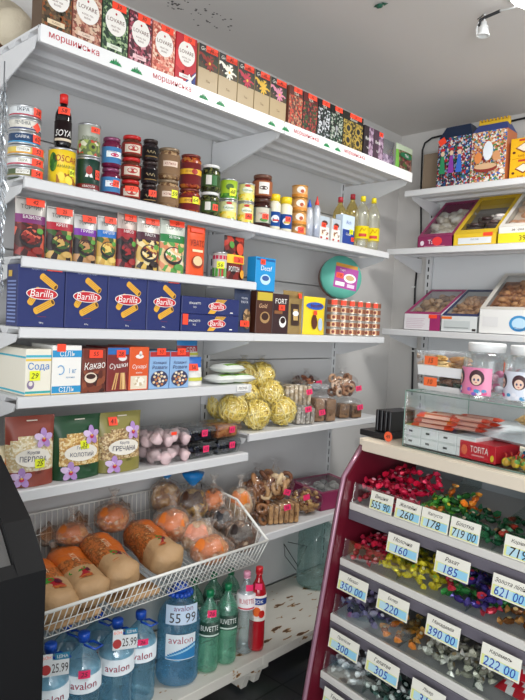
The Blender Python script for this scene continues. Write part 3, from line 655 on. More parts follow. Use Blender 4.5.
jars(120.5, 139.5, [178, 155, 132.5], mat('#5a2a1c', .2), mat('#c22422', .3), mat('#b0352a', .45), a2, 'spread_jar', ['red lidded spread jar at the bottom of its stack of three', 'red lidded spread jar in the middle of its stack', 'red lidded spread jar on top of its stack of three'], 'red lidded spread jars', st={0: [(.002, .036, .046, .018, '37')]})
def a3(m, su, R, z0, z1): m.tube([su(-.015+.003*k, (z0+z1)/2+.006*sin(k*1.7), .0012) for k in range(11)], .0008, mat('#c9b68a')); m.rect(su, -.02, z0+.002, .025, z0+.005, mat('#8a6a34'), 2, 6)
jars(140.5, 156.3, [182.5, 159, 136.5], mat('#2a2224', .2), mat('#3a2e2c', .35, .4), mat('#1d1a1c', .4), a3, 'mustard_jar', ['black labelled jar at the bottom of its stack', 'black labelled jar in the middle of its stack', 'black labelled jar on top of its stack'], 'black labelled jars', st={0: [(.012, .035, .03, .022, '37')]})
def a4(m, su, R, z0, z1): m.rect(su, -.025, (z0+z1)/2-.006, .03, (z0+z1)/2+.014, mat('#e2c9b4'), 1, 8); m.txt(su, 'КІЛЬКА', .002, (z0+z1)/2+.004, .008, mat('#8a2a22'), 2, .04); m.rect(su, -.10, z0, .10, z0+.006, mat('#7a5a3a'), 1, 14)
jars(157, 178.3, [177.5, 145], mot(['#8a6a4a', '#b0906a', '#6a4a34'], 90, .25), mat('#8f7a62', .35, .3), mat('#9a7a5c', .4), a4, 'bean_salad_jar', ['lower large beige bean jar with yellow tag', 'upper large beige bean jar stacked on its twin'], 'large beige jars', .012, {0: [(.022, .05, .026, .028, '59', YEL)]}, (.12, .85))
def a5(m, su, R, z0, z1): m.rect(su, -.10, (z0+z1)/2-.004, .10, (z0+z1)/2+.016, mat('#e9b42c'), 1, 14); m.ell(su, .012, (z0+z1)/2+.006, .012, .010, mat('#a82a1a'), 2); m.txt(su, 'ЛЕЧО', -.012, (z0+z1)/2+.006, .009, mat('#6a1c1c'), 2, .024)
jars(179, 199.3, [186.5, 151.5], mot(['#8a2a1c', '#a84a24', '#5a1a18', '#b46a2c'], 90, .25), mat('#7a3a34', .35, .3), mat('#7d2a2c', .4), a5, 'pepper_jar', ['lower dark red pepper jar with yellow band', 'upper dark red pepper jar with yellow band'], 'dark red pepper jars', .010, {0: [(.02, .045, .026, .026, '64', YEL)]}, (.12, .8))
def a6(m, su, R, z0, z1): m.rect(su, -.022, z0+.006, .0, z1-.004, mat('#d8d8cf'), 2, 4); m.rect(su, .002, z0+.004, .022, z1-.004, mat('#2f6a34'), 2, 4)
jars(200, 218.5, [190, 162], mot(['#4a5224', '#2a3018', '#6a6a3a', '#1c2014'], 110, .2), mat('#e6e6e3', .35), mat('#3f5a2c', .4), a6, 'olive_jar', ['lower olive jar with white lid', 'upper olive jar with white lid stacked on its twin'], 'white lidded olive jars', .012, {0: [(.02, .035, .024, .024, '59')]}, (.2, .7))
def cans(a, b, tops, specs, grp, X=XJ, base=ZJ):
    y, R, _ = cylslot(a, b, tops[0], base, X); z = base
    for i, pt in enumerate(tops):
        h = slot(a, b, pt, base)[2]-(z-base); nm, c, af, st, lb = specs[i]
        o = can(nm, R, h, mat(c, .35), mat('#c9cacb', .3, .7), af, st); putc(o, y, R, z, X); tag(o, lb, 'tin', grp); z += h
    return y, R, z
def corn(m, su, R, h): m.rect(su, -.10, .005, .10, h*.42, mot(['#f1cf3a', '#e9b42a', '#7aa83a', '#f4e07a'], 80), 1, 14); m.ell(su, 0, h*.62, .022, .012, mat('#e8ecd8'), 2); m.txt(su, 'Кукурудза', 0, h*.60, .010, mat('#2a6a34'), 3, .045, 0, .1); m.ell(su, 0, h*.83, .012, .005, mat('#c22a2a'), 2)
def peas(m, su, R, h): m.rect(su, -.10, .006, .10, h*.3, mot(['#5a9a2a', '#8ac83a', '#3a7a1c'], 90), 1, 14); m.ell(su, 0, h*.6, .016, .012, mat('#4a6a2a'), 2)
cans(219, 236, [198.5, 176.7], [('vegetable_tin', '#dfe0a0', corn, None, 'yellow corn tin below the lime green tin'), ('vegetable_tin', '#a8c832', peas, [(.012, .03, .026, .03, '48', YEL)], 'lime green pea tin with a yellow tag')], 'vegetable tins')
cans(237.3, 253, [201, 181], [('vegetable_tin', '#e8dc8a', corn, [(.01, .03, .03, .024, '46')], 'lower corn tin with red tag at the shelf joint'), ('vegetable_tin', '#e3d98a', corn, None, 'upper corn tin stacked at the shelf joint')], 'vegetable tins by the joint')
# second section
def a7(m, su, R, z0, z1): m.rect(su, -.03, z0+.002, .03, z1-.002, mat('#c9c4b4'), 1, 8); m.txt(su, 'ПАСТА', 0, (z0+z1)/2+.006, .008, mat('#b0281c'), 2, .034); m.ell(su, .006, z0+.012, .018, .008, mat('#4a8a3a'), 3)
y, R, z = jars(252.5, 270.5, [196], mat('#3a1c1a', .2), mat('#4a2a22', .35), mat('#7a8a80', .4), a7, 'chocolate_jar', ['lower dark jar of its pair just past the joint'], 'chocolate jars', .02, {0: [(.012, .045, .028, .022, '58')]}, (.18, .8))
h = slot(252.5, 270.5, 172, ZJ)[2]-(z-ZJ)
def a8(m, su, R, z0, z1): m.rect(su, -.02, z0+.006, .025, z1-.006, mat('#e8e4dc'), 2, 8); m.ell(su, 0, (z0+z1)/2, .018, .008, mat('#3a241c'), 3)
o = jar('chocolate_jar', R+.002, h, mat('#5a2a22', .2), mat('#6a4434', .35), mat('#b06a44', .4), a8, .016, None, (.1, .85)); putc(o, y, R+.002, z); tag(o, 'upper orange labelled jar of the pair past the joint', 'jar', 'chocolate jars')
for k, (a, b, pt, lb) in enumerate(((269.8, 280, 192, 'left mayonnaise jar with yellow cap and blue label'), (281, 292, 195, 'right mayonnaise jar with yellow cap and blue label'))):
    y, R, h = cylslot(a, b, pt); R *= 1.15
    def art(m, su, R, z0, z1): m.ell(su, .002, (z0+z1)/2, .018, .016, mat('#e8eef2'), 2); m.rect(su, -.01, (z0+z1)/2-.010, .018, (z0+z1)/2-.002, mat('#c8a23a' if k else '#c22a2a'), 3, 4)
    t = jar('mayonnaise_jar', R, h, mat('#ece6cc', .25), mat('#f2d21c', .35), mat('#1f4f9a', .4), art, .03, [(.008, h*.36, .024, .022, '58')] if k else None, (.12, .62)); putc(t, y, R, ZJ, XJ-.002*k); tag(t, lb, 'jar', 'mayonnaise jars')
y, R, _ = cylslot(289.8, 305, 225); z = ZJ+.0; tops = [224, 210, 196, 182.5]; prev = 0; R = .037
for i, pt in enumerate(tops):
    h = slot(290, 305, pt, ZJ)[2]-(z-ZJ)
    def art(m, su, R, h): m.rect(su, -.09, h*.12, .09, h*.3, mat('#d98a2c'), 1, 14); m.ell(su, .0, h*.6, .02, h*.26, mat('#efe9da'), 2); m.ell(su, .006, h*.5, .009, h*.14, mat('#b04a1c'), 3)
    o = can('pate_tin', R, h, mat('#e0a868', .35), mat('#d8b48a', .35), art, [(.008, h*.5, .028, h*.6, '58')] if i == 0 else None, mat('#c9924a', .35, .5)); putc(o, y, R, z); tag(o, ('orange and cream tin at the bottom of the stack of four', 'orange and cream tin, second from the bottom of four', 'orange and cream tin, third from the bottom of four', 'orange and cream tin on top of the stack of four')[i], 'tin', 'orange and cream tins'); z += h
for k, (a, b, pt, cc) in enumerate(((305, 313, 197, '#2a5ac8'), (313.5, 320.5, 194, '#e03a34'))):
    y, R, h = cylslot(a, b, pt); R = .020
    t = empty('squeeze_bottle'); m = MB(); m.lathe([(0, 0), (R, .002), (R*1.05, h*.35), (R*.85, h*.7), (R*.4, h*.8)], film('#f2f6fa', .12, .15, .55, '#dfe6ee'), 18); m.lathe([(0, .001), (R*.96, .003), (R, h*.3), (0, h*.3)], mat('#3a62b4', .4), 16); m.build('bottle_body', t)
    m = MB(); m.lathe([(R*.5, h*.79), (R*.5, h*.84), (R*.22, h*.93), (.002, h)], mat(cc, .35), 14); m.build('cap', t); putc(t, y, R, ZJ); tag(t, ('clear squeeze bottle with a blue tip on the upper shelf', 'clear squeeze bottle with a red tip on the upper shelf')[k], 'bottle', 'squeeze bottles')
for k, (a, b, pt) in enumerate(((318.6, 330, 216), (331, 341, 219))):
    y, w, h = slot(a, b, pt, ZJ)
    def art(m, su, w, h):
        m.rect(su, -w/2+.001, h*.55, w/2-.001, h-.001, mat('#b9c4cc'), 1); m.ell(su, 0, h*.72, w*.3, h*.1, mat('#5a2a22'), 2)
        m.ell(su, 0, h*.3, w*.4, h*.14, mot(['#e4d2b4', '#7a3a24', '#f0ece2'], 120), 2)
        for s in (-1, 1): m.rect(su, s*w*.3-w*.1, .004, s*w*.3+w*.1, h*.12, mat('#b03028'), 2)
    o = carton('milk_carton', w*.86, .045, h, mat('#e8e6e0', .4), art, None, None, [(-w*.1, h*.62, w*.4, .02, '58')]); put(o, (XJ-.024, y, ZJ), LR); tag(o, ('left small white and brown dessert carton on the upper shelf', 'right small white and brown dessert carton on the upper shelf')[k], 'carton', 'small dessert cartons')
y, w, h = slot(341.8, 355, 215, ZJ)
def art(m, su, w, h): m.rect(su, -w/2+.001, .001, w/2-.001, h*.5, mat('#1f3f8f'), 1); m.txt(su, 'Сода', 0, h*.35, .014, PAPER, 2, w*.7); m.txt(su, 'Rich', 0, h*.75, .016, mat('#2a5aa8'), 2, w*.6, 0, .2)
o = carton('sugar_box', w*.9, .045, h, mat('#cfdfee', .4), art, None, None, [(w*.2, h*.45, .03, .024, '35', YEL), (w*.32, h*.2, .024, .02, '29')]); put(o, (XJ-.024, y, ZJ), LR); tag(o, 'blue and white box in front of the red capped oil bottles', 'box')
OIL = film('#f0e4ac', .09, .06, .12, '#e2d08a')
for k, (a, b, pt, cm, lb, back) in enumerate(((341, 348.5, 196, '#b8303c', 'left red capped oil bottle behind the blue box', .075), (352, 361.5, 193, '#b8303c', 'right red capped oil bottle behind the blue box', .075), (362.5, 372.5, 195, '#f2dc1c', 'left oil bottle with yellow cap and yellow label', 0), (373.5, 383, 197, '#f2dc1c', 'right oil bottle with yellow cap at the far end of the shelf', 0))):
    X = XJ-back; y = at((a+b)/2, 230, X=X).y; h = at((a+b)/2, pt, X=X).z-ZJ; R = .0355
    def art(m, su, R, z0, z1): m.rect(su, -.02, z0+.01, .02, z0+.025, mat('#c23a24'), 2, 6); m.tube([su(-.015, z0+.035, .001), su(-.005, z1-.01, .001), su(.006, z0+.04, .001), su(.015, z1-.012, .001)], .0014, mat('#c23a24'))
    t = bottle('oil_bottle', R, h, OIL if k < 2 else film('#fafaf0', .10, .08, .08, '#efeed8'), mat(cm, .35), .011, mat('#f2dc1c' if k > 1 else '#c7a23a', .4), art, .04, ribs=1, capH=.02, lz=(.18, .42)); putc(t, y, R, ZJ, X); tag(t, lb, 'bottle', 'cooking oil bottles')

# ------------------------------------------------------------------ SHELF 3: sauce pouches
ZP = 1.6875; XP = -1.812
def foodpic(m, su, w, h, base, blobs, z0=.04, z1=.5):
    m.rect(su, -w*.46, h*z0, w*.46, h*z1, base, 1, 6, 5)
    for (a, b, r1, r2, c) in blobs: m.ell(su, a*w, b*h, r1*w, r2*h, c, 2, 12)
PCH = [
 (18.6, 49.5, 197, '#b7b2ac', '#7b2c6c', ['#3a1c1a', '#8c2a24', '#5a1a1a', '#d2604a'], 'big silver and purple sauce pouch with a bowl of red meat', '42', 1),
 (50.5, 77.5, 207, '#cfccc6', '#b01f34', ['#2a1a1c', '#c7a25a', '#3a5a2a', '#6a2a2c'], 'silver sauce pouch with red ribbon and a bowl of cream soup', '25', 0),
 (78.3, 101, 214.7, '#c6c4c2', '#7a2fa0', ['#20181c', '#b98a5a', '#4a6a2a', '#5a3428'], 'silver sauce pouch with violet ribbon and meat plate', '25', 0),
 (101.8, 121, 216, '#c9c9c6', '#1c6fc0', ['#c9a04a', '#e2c46a', '#3a5a2a', '#b07a34'], 'silver sauce pouch with bright blue ribbon and potatoes', '25', 0),
 (121.7, 141, 213, '#b9a8a0', '#a01c2c', ['#4a1a20', '#9c2a2c', '#1a1518', '#6a2a34'], 'dark red sauce pouch with grey top in mid row', '25', 0),
 (141.7, 164.3, 217, '#d2ccc4', '#4a2030', ['#d9b45a', '#2a1c1c', '#e8d5a2', '#8a3a2c'], 'sauce pouch with dark plum ribbon and creamy pasta picture', '25', 0),
 (165, 189.5, 219, '#cbd2c6', '#1f7a3c', ['#e2c08a', '#5a9a4a', '#d2845a', '#e9e0c8'], 'sauce pouch with green ribbon, the palest of the row', '25', 0)]
for i, (a, b, pt, top, band, cols, lb, st, big) in enumerate(PCH):
    y, w, h = slot(a, b, pt, ZP, XP, 240)
    t_, b_, c_ = mat(top, .28, .3), mat(band, .35), mot(cols, 48, .3)
    def cf(u, v, t_=t_, b_=b_, c_=c_): return t_ if v > .74 else (b_ if v > .6 else c_)
    def art(m, su, w, h, cols=cols, i=i):
        m.txt(su, 'TOPCHEF' if False else 'ТОРЧИН', 0, h*.84, .013, mat('#3a3634'), 3, w*.7); m.txt(su, ('БАЗИЛІК', 'КРЕМ', 'ГРИБИ', 'КАРТОПЛЯ', 'МЯСО', 'ПАСТА', 'ЗЕЛЕНЬ')[i], 0, h*.67, .010, PAPER, 3, w*.6)
        m.ell(su, -.02*w, h*.32, w*.38, h*.17, mat('#2a2426', .3), 2, 18); m.ell(su, -.02*w, h*.34, w*.33, h*.13, mot(cols[1:]+[cols[0]], 90, .3), 3, 16)
        m.ell(su, w*.26, h*.45, w*.12, h*.05, mat('#5a9a3a'), 4); m.ell(su, w*.2, h*.12, w*.2, h*.06, mat(cols[1]), 3)
        m.rect(su, -w*.47, h*.965, w*.47, h*.985, mat('#8a8684', .3, .6), 2, 6)
    o = pouch('sauce_pouch', w*.99, .035, h, cf, art, stick=[(w*.12, h*.93, w*.6, .022, st)]); put(o, (XP-.03, y, ZP), LR-.05); tag(o, lb, 'sauce pouch', 'sauce pouches on the third shelf')
y, w, h = slot(190.5, 209, 226, ZP, XP, 250)
def art(m, su, w, h): m.txt(su, 'УВАТО', 0, h*.66, .024, mat('#7a1810'), 2, w*.8); m.ell(su, 0, h*.28, w*.32, h*.13, mat('#8a2a14'), 2, 16); m.ell(su, 0, h*.30, w*.26, h*.10, mat('#e9c89a'), 3, 14); m.rect(su, -w*.3, h*.48, w*.3, h*.53, mat('#f4d9b0'), 2)
o = pouch('seasoning_packet', w*.97, .03, h, lambda u, v: mat('#e2501c', .35), art, stick=[(0, h*.92, w*.7, .016, '')]); put(o, (XP-.025, y, ZP), LR); tag(o, 'plain bright orange seasoning packet on the third shelf', 'packet')
y, R, h = cylslot(212.5, 226.5, 250, ZP)
def art(m, su, R, h): m.rect(su, -.1, h*.72, .1, h*.86, mat('#c21f4a'), 1, 12); m.rect(su, -.1, h*.08, .1, h*.4, mat('#4a9a3a'), 1, 12); m.rect(su, -.006, h*.08, .012, h*.62, mat('#b02a24'), 2)
o = can('small_tin', R, h, mat('#cfc9c0', .3), mat('#c9cacb', .3, .7), art, [(.0, h*.5, .03, .028, '56', YEL)]); putc(o, y, R, ZP); tag(o, 'small striped tin with a yellow tag on the third shelf', 'tin')
y, w, h = slot(228, 248.5, 236, ZP, XP, 265)
def art(m, su, w, h):
    m.rect(su, -w*.47, h*.38, w*.47, h*.58, mat('#f0c32c'), 2, 5); m.txt(su, 'РОЛТОН', -w*.1, h*.25, .02, PAPER, 3, w*.5); m.ell(su, w*.22, h*.72, w*.2, h*.14, mat('#d24a2a'), 2); m.ell(su, -w*.2, h*.8, w*.12, h*.08, mat('#4a8a2a'), 2); m.ell(su, w*.34, h*.15, w*.13, h*.1, mat('#e9a22a'), 3)
o = pouch('noodle_packet', w*.97, .035, h, lambda u, v: mot(['#4a1210', '#7a1c14', '#2a0c0c', '#b0301c'], 40, .3), art, stick=[(w*.12, h*.47, w*.5, .024, '26')]); put(o, (XP-.03, y, ZP), LR); tag(o, 'dark red and yellow noodle packet at the end of the third shelf', 'packet')

# ------------------------------------------------------------------ SHELF 4: pasta boxes
ZB = 1.4765; XBX = -1.806
NAVY = mat('#1f2b66', .4); PASTA = mat('#e3ab34', .5); PASTD = mat('#b9781c', .5); BRED = mat('#c8202e', .4)
def logo(m, su, cu, cv, s):
    m.ell(su, cu, cv, .050*s, .0175*s, PAPER, 6, 22); m.ell(su, cu, cv, .0475*s, .0155*s, BRED, 7, 22); m.txt(su, 'Barilla', cu, cv+.001*s, .021*s, PAPER, 8, .078*s, 0, .2)
def rig(m, su, cu, cv, L, W, a, l):
    c, s = cos(a), sin(a); P = lambda x, y: (cu+x*c-y*s, cv+x*s+y*c)
    m.poly(su, [P(-L/2, -W/2), P(L/2, -W/2), P(L/2, W/2), P(-L/2, W/2)], PASTA, l)
    for k in (-1, 0, 1): m.poly(su, [P(-L/2, k*W*.27-W*.03), P(L/2, k*W*.27-W*.03), P(L/2, k*W*.27+W*.03), P(-L/2, k*W*.27+W*.03)], PASTD, l+.3)
    m.ell(su, *P(-L/2, 0), W*.3, W*.5, PASTA, l+.4, 12, a); m.ell(su, *P(L/2, 0), W*.3, W*.5, PASTA, l+.4, 12, a); m.ell(su, *P(L/2, 0), W*.2, W*.36, mat('#5f3a10'), l+.6, 12, a)
for i, (a, b, nm, lb) in enumerate(((17.5, 64.6, 'RIGATONI N.89', 'navy pasta box nearest the left end of its shelf'), (65.4, 107.4, 'RIGATONI N.89', 'navy pasta box, second from the left end'), (108, 146.8, 'RIGATONI N.89', 'navy pasta box, third from the left end'), (147.4, 180.8, 'RIGATONI N.89', 'upright navy pasta box right beside the two lying flat boxes'))):
    y, w, h = slot(a, b, 270, ZB, XBX, 300); h = .187
    def art(m, su, w, h, nm=nm):
        m.txt(su, nm, 0, h*.94, .007, mat('#aab2d0'), 1, w*.5); rig(m, su, w*.14, h*.75, .055, .02, -.6, 2); rig(m, su, -w*.16, h*.50, .05, .02, 1.0, 2); rig(m, su, w*.05, h*.34, .062, .021, .5, 3)
        logo(m, su, 0, h*.545, w/.155*1.0*1.05); m.rect(su, -.012, h*.17, .016, h*.176, mat('#8a2a3c'), 1); m.txt(su, '500 g', 0, h*.07, .006, PAPER, 1, .02)
    o = carton('pasta_box', w, .075, h, NAVY, art, None, None, [(w*.26, h*.965, w*.33, .014, '74')] if i in (0, 3) else None, .002)
    if i == 0:
        m = MB(); su2 = lambda u, v, q: (-w/2-q, -u, v)
        for k in range(12): m.rect(su2, -.028, .012+k*.011, .028, .017+k*.011, mat('#7d8fc4'), 2)
        m.rect(su2, -.024, h*.8, .0, h*.9, mat('#d9b24a'), 2); m.build('nutrition_table', o)
    put(o, (XBX-.038, y, ZB), LR); tag(o, lb, 'pasta box', 'navy pasta boxes standing upright')
y, w, h = slot(181.6, 239, 294, ZB, XBX, 315)
for i in range(2):
    def art(m, su, w, h):
        for k in range(9): q = -.35+.7*k/8; c = w*.06; m.poly(su, [(c-.038+k*.0035, .004), (c-.034+k*.0035, .004), (c+.012+k*.006, h-.004), (c+.008+k*.006, h-.004)], PASTA, 2+.1*k)
        logo(m, su, w*.09, h*.5, .95); m.txt(su, 'SPAGHETTI', -w*.29, h*.62, .008, PAPER, 2, .06); m.txt(su, 'N.5', -w*.29, h*.4, .007, PAPER, 2, .03); m.rect(su, w*.33, h*.14, w*.38, h*.2, PAPER, 2)
    o = carton('spaghetti_box', w, .085, .0655, NAVY, art, None, None, [(-w*.44, .045, .026, .040, '')] if i == 0 else None, .002); put(o, (XBX-.043, y, ZB+.0662*i), LR); tag(o, ('lower of the two navy spaghetti boxes lying flat', 'upper of the two navy spaghetti boxes lying flat')[i], 'pasta box', 'navy spaghetti boxes lying flat')
y, w, h = slot(237.5, 254, 286, ZB, -1.806, 310)
def art(m, su, w, h): m.txt(su, 'PASTA', 0, h*.66, .010, mat('#c9ccd8'), 2, w*.5); m.txt(su, 'PENNE', 0, h*.74, .008, mat('#c9ccd8'), 2, w*.5); m.ell(su, w*.14, h*.3, w*.26, h*.22, mot(['#8a6a44', '#b8946a', '#5a4228'], 90), 2, 16)
o = pouch('pasta_pouch', w*1.0, .04, h, lambda u, v: mat('#26324f', .35), art, stick=[(.0, h*.2, w*.55, .024, '61')]); put(o, (-1.825, y-.004, ZB), LR); tag(o, 'dark blue pasta pouch with an oval window at the shelf joint', 'pouch')
# far half of shelf 4
y, w, h = slot(256, 272.3, 291, ZB, -1.815, 320); wb, hb2, yb = w, h, y
def art(m, su, w, h): m.rect(su, -w*.46, h*.78, w*.46, h*.97, mat('#c9b23a'), 2); m.ell(su, .004, h*.38, w*.3, h*.14, mat('#b08a5a'), 2, 14); m.ell(su, .004, h*.40, w*.22, h*.09, mat('#3a1c10'), 3, 12); m.txt(su, 'Gold', -w*.1, h*.65, .018, mat('#e0b48a'), 2, w*.6, 0, .25)
o = carton('coffee_pack', w, .05, h, mat('#4a2416', .35), art); put(o, (-1.842, y, ZB), LR); tag(o, 'brown coffee pack underneath the blue one', 'coffee pack')
y, w, h = slot(252.5, 272.5, 257, ZB, -1.815, 280); h -= hb2+.001
def art(m, su, w, h): m.txt(su, 'Decaf', .004, h*.68, .020, PAPER, 2, w*.6, 0, .1); m.ell(su, 0, h*.34, w*.26, h*.16, mat('#bfe0f2'), 2, 14); m.ell(su, 0, h*.38, w*.18, h*.08, mat('#3a5a9a'), 3); m.rect(su, -w*.46, h*.9, w*.46, h*.96, mat('#0f5a98'), 2)
o = carton('coffee_pack', w, .05, h, mat('#1f93d2', .35), art, None, None, [(-w*.16, h*.86, .03, .022, '65')]); put(o, (-1.842, yb-.004, ZB+hb2+.0008), LR); tag(o, 'sky blue decaf coffee pack lying on top of the brown one', 'coffee pack')
y, w, h = slot(272.9, 288.8, 294, ZB, -1.815, 315)
def art(m, su, w, h): m.txt(su, 'FORT', 0, h*.82, .022, PAPER, 2, w*.8); m.rect(su, -w*.4, h*.5, w*.1, h*.58, mat('#8a5a34'), 2); m.ell(su, w*.14, h*.3, w*.22, h*.14, PAPER, 2, 14); m.ell(su, w*.14, h*.34, w*.16, h*.08, mat('#2a1410'), 3)
o = carton('coffee_pack', w, .05, h, mat('#341a1c', .35), art, None, None, [(.004, h*.66, .04, .024, '45')]); put(o, (-1.842, y, ZB), LR); tag(o, 'dark brown coffee pack with a white cup picture', 'coffee pack')
y, w, h = slot(287.5, 308, 291, ZB, -1.815, 315)
def art(m, su, w, h): m.txt(su, 'JACOBS', 0, h*.86, .018, mat('#6a4a1c'), 2, w*.75); m.rect(su, -w*.2, h*.2, w*.2, h*.7, mat('#3a241c'), 2, 3, 3); m.rect(su, -w*.12, h*.32, w*.12, h*.58, mat('#c9a86a'), 3, 3, 3); m.ell(su, 0, h*.48, w*.16, h*.06, PAPER, 4)
o = pouch('coffee_pouch', w*.94, .045, h, lambda u, v: mat('#b0935e', .25, .55), art, stick=[(w*.28, h*.9, .022, .022, '')]); put(o, (-1.85, y, ZB), LR); tag(o, 'gold coffee pouch between the dark pack and the yellow pouch', 'coffee pouch')
y, w, h = slot(307.8, 330.5, 297, ZB, -1.808, 320)
def art(m, su, w, h): m.txt(su, 'Nesquik', 0, h*.76, .024, mat('#6a2c14'), 3, w*.8, .08, .1); m.ell(su, -w*.05, h*.76, w*.40, h*.1, mat('#2a5ab8'), 2, 16); m.ell(su, -w*.14, h*.34, w*.13, h*.2, mat('#5a2a14'), 2, 12); m.ell(su, w*.14, h*.28, w*.12, h*.17, mat('#b8cbe0'), 2, 12)
o = pouch('cocoa_pouch', w*.95, .05, h, lambda u, v: mat('#f0d224', .3), art, stick=[(w*-.1, h*.58, .024, .02, '')]); put(o, (-1.842, y, ZB), LR); tag(o, 'bright yellow cocoa pouch beside the small stacked tins', 'cocoa pouch')
# small tins, six columns of five
def art(m, su, R, h): m.rect(su, -.08, h*.16, .08, h*.84, mat('#8a5238'), 1, 14); m.rect(su, -.014, h*.2, .014, h*.8, mat('#e0b48a'), 2, 4); m.ell(su, .0, h*.5, .007, h*.22, mat('#7a2a1c'), 3)
Rt = .034; px = [333.2, 342.3, 350.6, 358.6, 366.2, 373.8]; hT = .0355
first = None
for c in range(6):
    y = at(px[c], 316, X=-1.85).y
    for k in range(5):
        if first is None:
            o = first = can('small_tin', Rt, hT, mat('#b79a80', .35), mat('#bdae9c', .3, .6), art, None, mat('#cfc8bf', .3, .8))
        else: o = copy_tree(first)
        put(o, (-1.848, y, ZB+hT*k), LR-.9)
        tag(o, ('bottom', 'second lowest', 'middle', 'second highest', 'topmost')[k]+' small brown tin of the '+('column beside the yellow pouch', 'second column from the yellow pouch', 'third column from the yellow pouch', 'fourth column from the yellow pouch', 'fifth column from the yellow pouch', 'column at the far shelf end')[c], 'tin', 'small brown tins in columns')
        if k == 4: sticker(o, cyl(Rt+.001), 0, hT*.5, .026, .024, '')
first_z = ZB+hT*5
# round teal cake box leaning on the back above the tins
t = empty('round_cake_box'); m = MB(); rr = .106
pc = at(337.5, 273.5, X=-1.97)
m.lathe([(0, 0), (rr, 0), (rr, .06), (0, .06)], mat('#8a5a4a', .5), 36); m.lathe([(0, .0602), (rr+.004, .0602), (rr+.004, .036), (rr+.001, .036)], mat('#63b8a6', .45), 36); m.v = m.v
m.build('box_body', t)
m = MB(); m.lathe([(0, .061), (rr+.004, .061), (rr+.004, .040), (rr+.001, .040)], mat('#63b8a6', .45), 40); ld = m.build('lid', t)
m = MB(); ts = lambda u, v, o: (u, v, .0612+o)
m.rect(ts, -.04, -.058, .088, .052, mat('#a83c96', .5), 1); m.rect(ts, -.04, .052, .08, .07, mat('#c88a2a', .5), 1); m.txt(ts, 'Торт', -.0, .036, .013, PAPER, 2, .06); m.ell(ts, .045, -.0, .034, .024, PAPER, 2, 16); m.ell(ts, .045, .002, .024, .014, mat('#c9a878'), 3, 14); m.rect(ts, -.03, -.046, .02, -.026, PAPER, 2); m.rect(ts, .035, -.048, .075, -.03, mat('#e9c8e0'), 2)
m.M = None; m.build('label', ld)
sticker(ld, ts, -.012, .006, .04, .028, '59')
t.rotation_euler = (Matrix.Rotation(pi/2-.55, 3, 'Z') @ Matrix.Rotation(pi/2-.12, 3, 'X') @ Matrix.Rotation(-.15, 3, 'Z')).to_euler(); t.location = (pc.x-.0, pc.y, first_z+rr+.006); tag(t, 'round teal cake box leaning against the back above the small tins', 'cake box')

# ------------------------------------------------------------------ SHELF 5
ZS = 1.2655; XS = -1.808
def a_soda(m, su, w, h):
    m.rect(su, -w/2, h*.82, w/2, h*.87, mat('#45b2c8'), 1); m.rect(su, -w/2, h*.74, w/2, h*.79, mat('#e9c85a'), 1); m.txt(su, 'Сода', 0, h*.62, .026, mat('#2a7ac8'), 2, w*.82); m.rect(su, -w/2, h*.05, w/2, h*.10, mat('#3aa8a8'), 1); m.rect(su, -w/2, .002, w/2, h*.035, mat('#e9b83a'), 1); m.ell(su, -w*.3, h*.24, w*.14, h*.1, mat('#8a7a9a'), 2, 14); m.ell(su, -w*.3, h*.26, w*.08, h*.05, mat('#e8e0d8'), 3)
def a_salt(m, su, w, h):
    for z in (.10, .83):
        m.rect(su, -w/2, h*(z-.07), w/2, h*(z+.07), mat('#2b93c8'), 1); m.txt(su, 'СІЛЬ', 0, h*z, .016, PAPER, 2, w*.8)
    m.rect(su, -w/2, .001, w/2, h*.02, mat('#e9c23a'), 1); m.tube([su(-w*.22+.012*cos(q*.5), h*.5+.014*sin(q*.5), .001) for q in range(-4, 6)], .0016, mat('#6aa8d8')); m.txt(su, '1 кг', w*.2, h*.48, .016, mat('#2b83b8'), 2, w*.24); m.txt(su, 'кухонна', w*.12, h*.34, .006, mat('#2b83b8'), 2, w*.4)
def a_cocoa(m, su, w, h):
    m.rect(su, -w/2+.001, .001, w/2-.001, h*.5, mot(['#5a2418', '#7a3a24', '#3a1610', '#8f4a30'], 55), 1); m.txt(su, 'Какао', .002, h*.62, .024, PAPER, 3, w*.86, .1, .2); m.ell(su, -w*.14, h*.34, w*.26, h*.12, mat('#e9d9c4'), 2, 16); m.ell(su, -w*.14, h*.37, w*.2, h*.06, mat('#3a1810'), 3, 14); m.ell(su, w*.26, h*.25, w*.14, h*.07, mat('#8a4a2c'), 3)
def a_sush(m, su, w, h):
    m.rect(su, -w/2+.001, h*.84, w/2-.001, h-.001, mat('#2a6ab0'), 1); m.txt(su, 'Сушки', .002, h*.58, .022, PAPER, 3, w*.86, .1, .2)
    for k in range(12): x = rnd.uniform(-.4, .4)*w; m.poly(su, [(x, .006), (x+.004, .006), (x*.6+.01, h*.42), (x*.6+.005, h*.42)], mat(('#e8c88f', '#d8a86a')[k % 2]), 2+.05*k)
    m.ell(su, w*.2, h*.76, w*.2, h*.07, mat('#e8e4e0'), 3)
def a_sug(m, su, w, h):
    m.rect(su, -w*.42, .004, w*.42, h*.33, mat('#e6d9c2'), 1); m.ell(su, 0, h*.2, w*.3, h*.11, mot(['#e9dfc8', '#cbb796', '#f4eee0'], 100), 2, 14); m.txt(su, 'Сухарі', 0, h*.54, .018, PAPER, 3, w*.8, 0, .2); m.ell(su, 0, h*.78, w*.22, h*.05, mat('#f2e8e0'), 2, 8); m.ell(su, .004, h*.85, w*.08, h*.06, mat('#f2e8e0'), 2, 8); m.txt(su, 'ваніль', 0, h*.41, .007, PAPER, 3, w*.6)
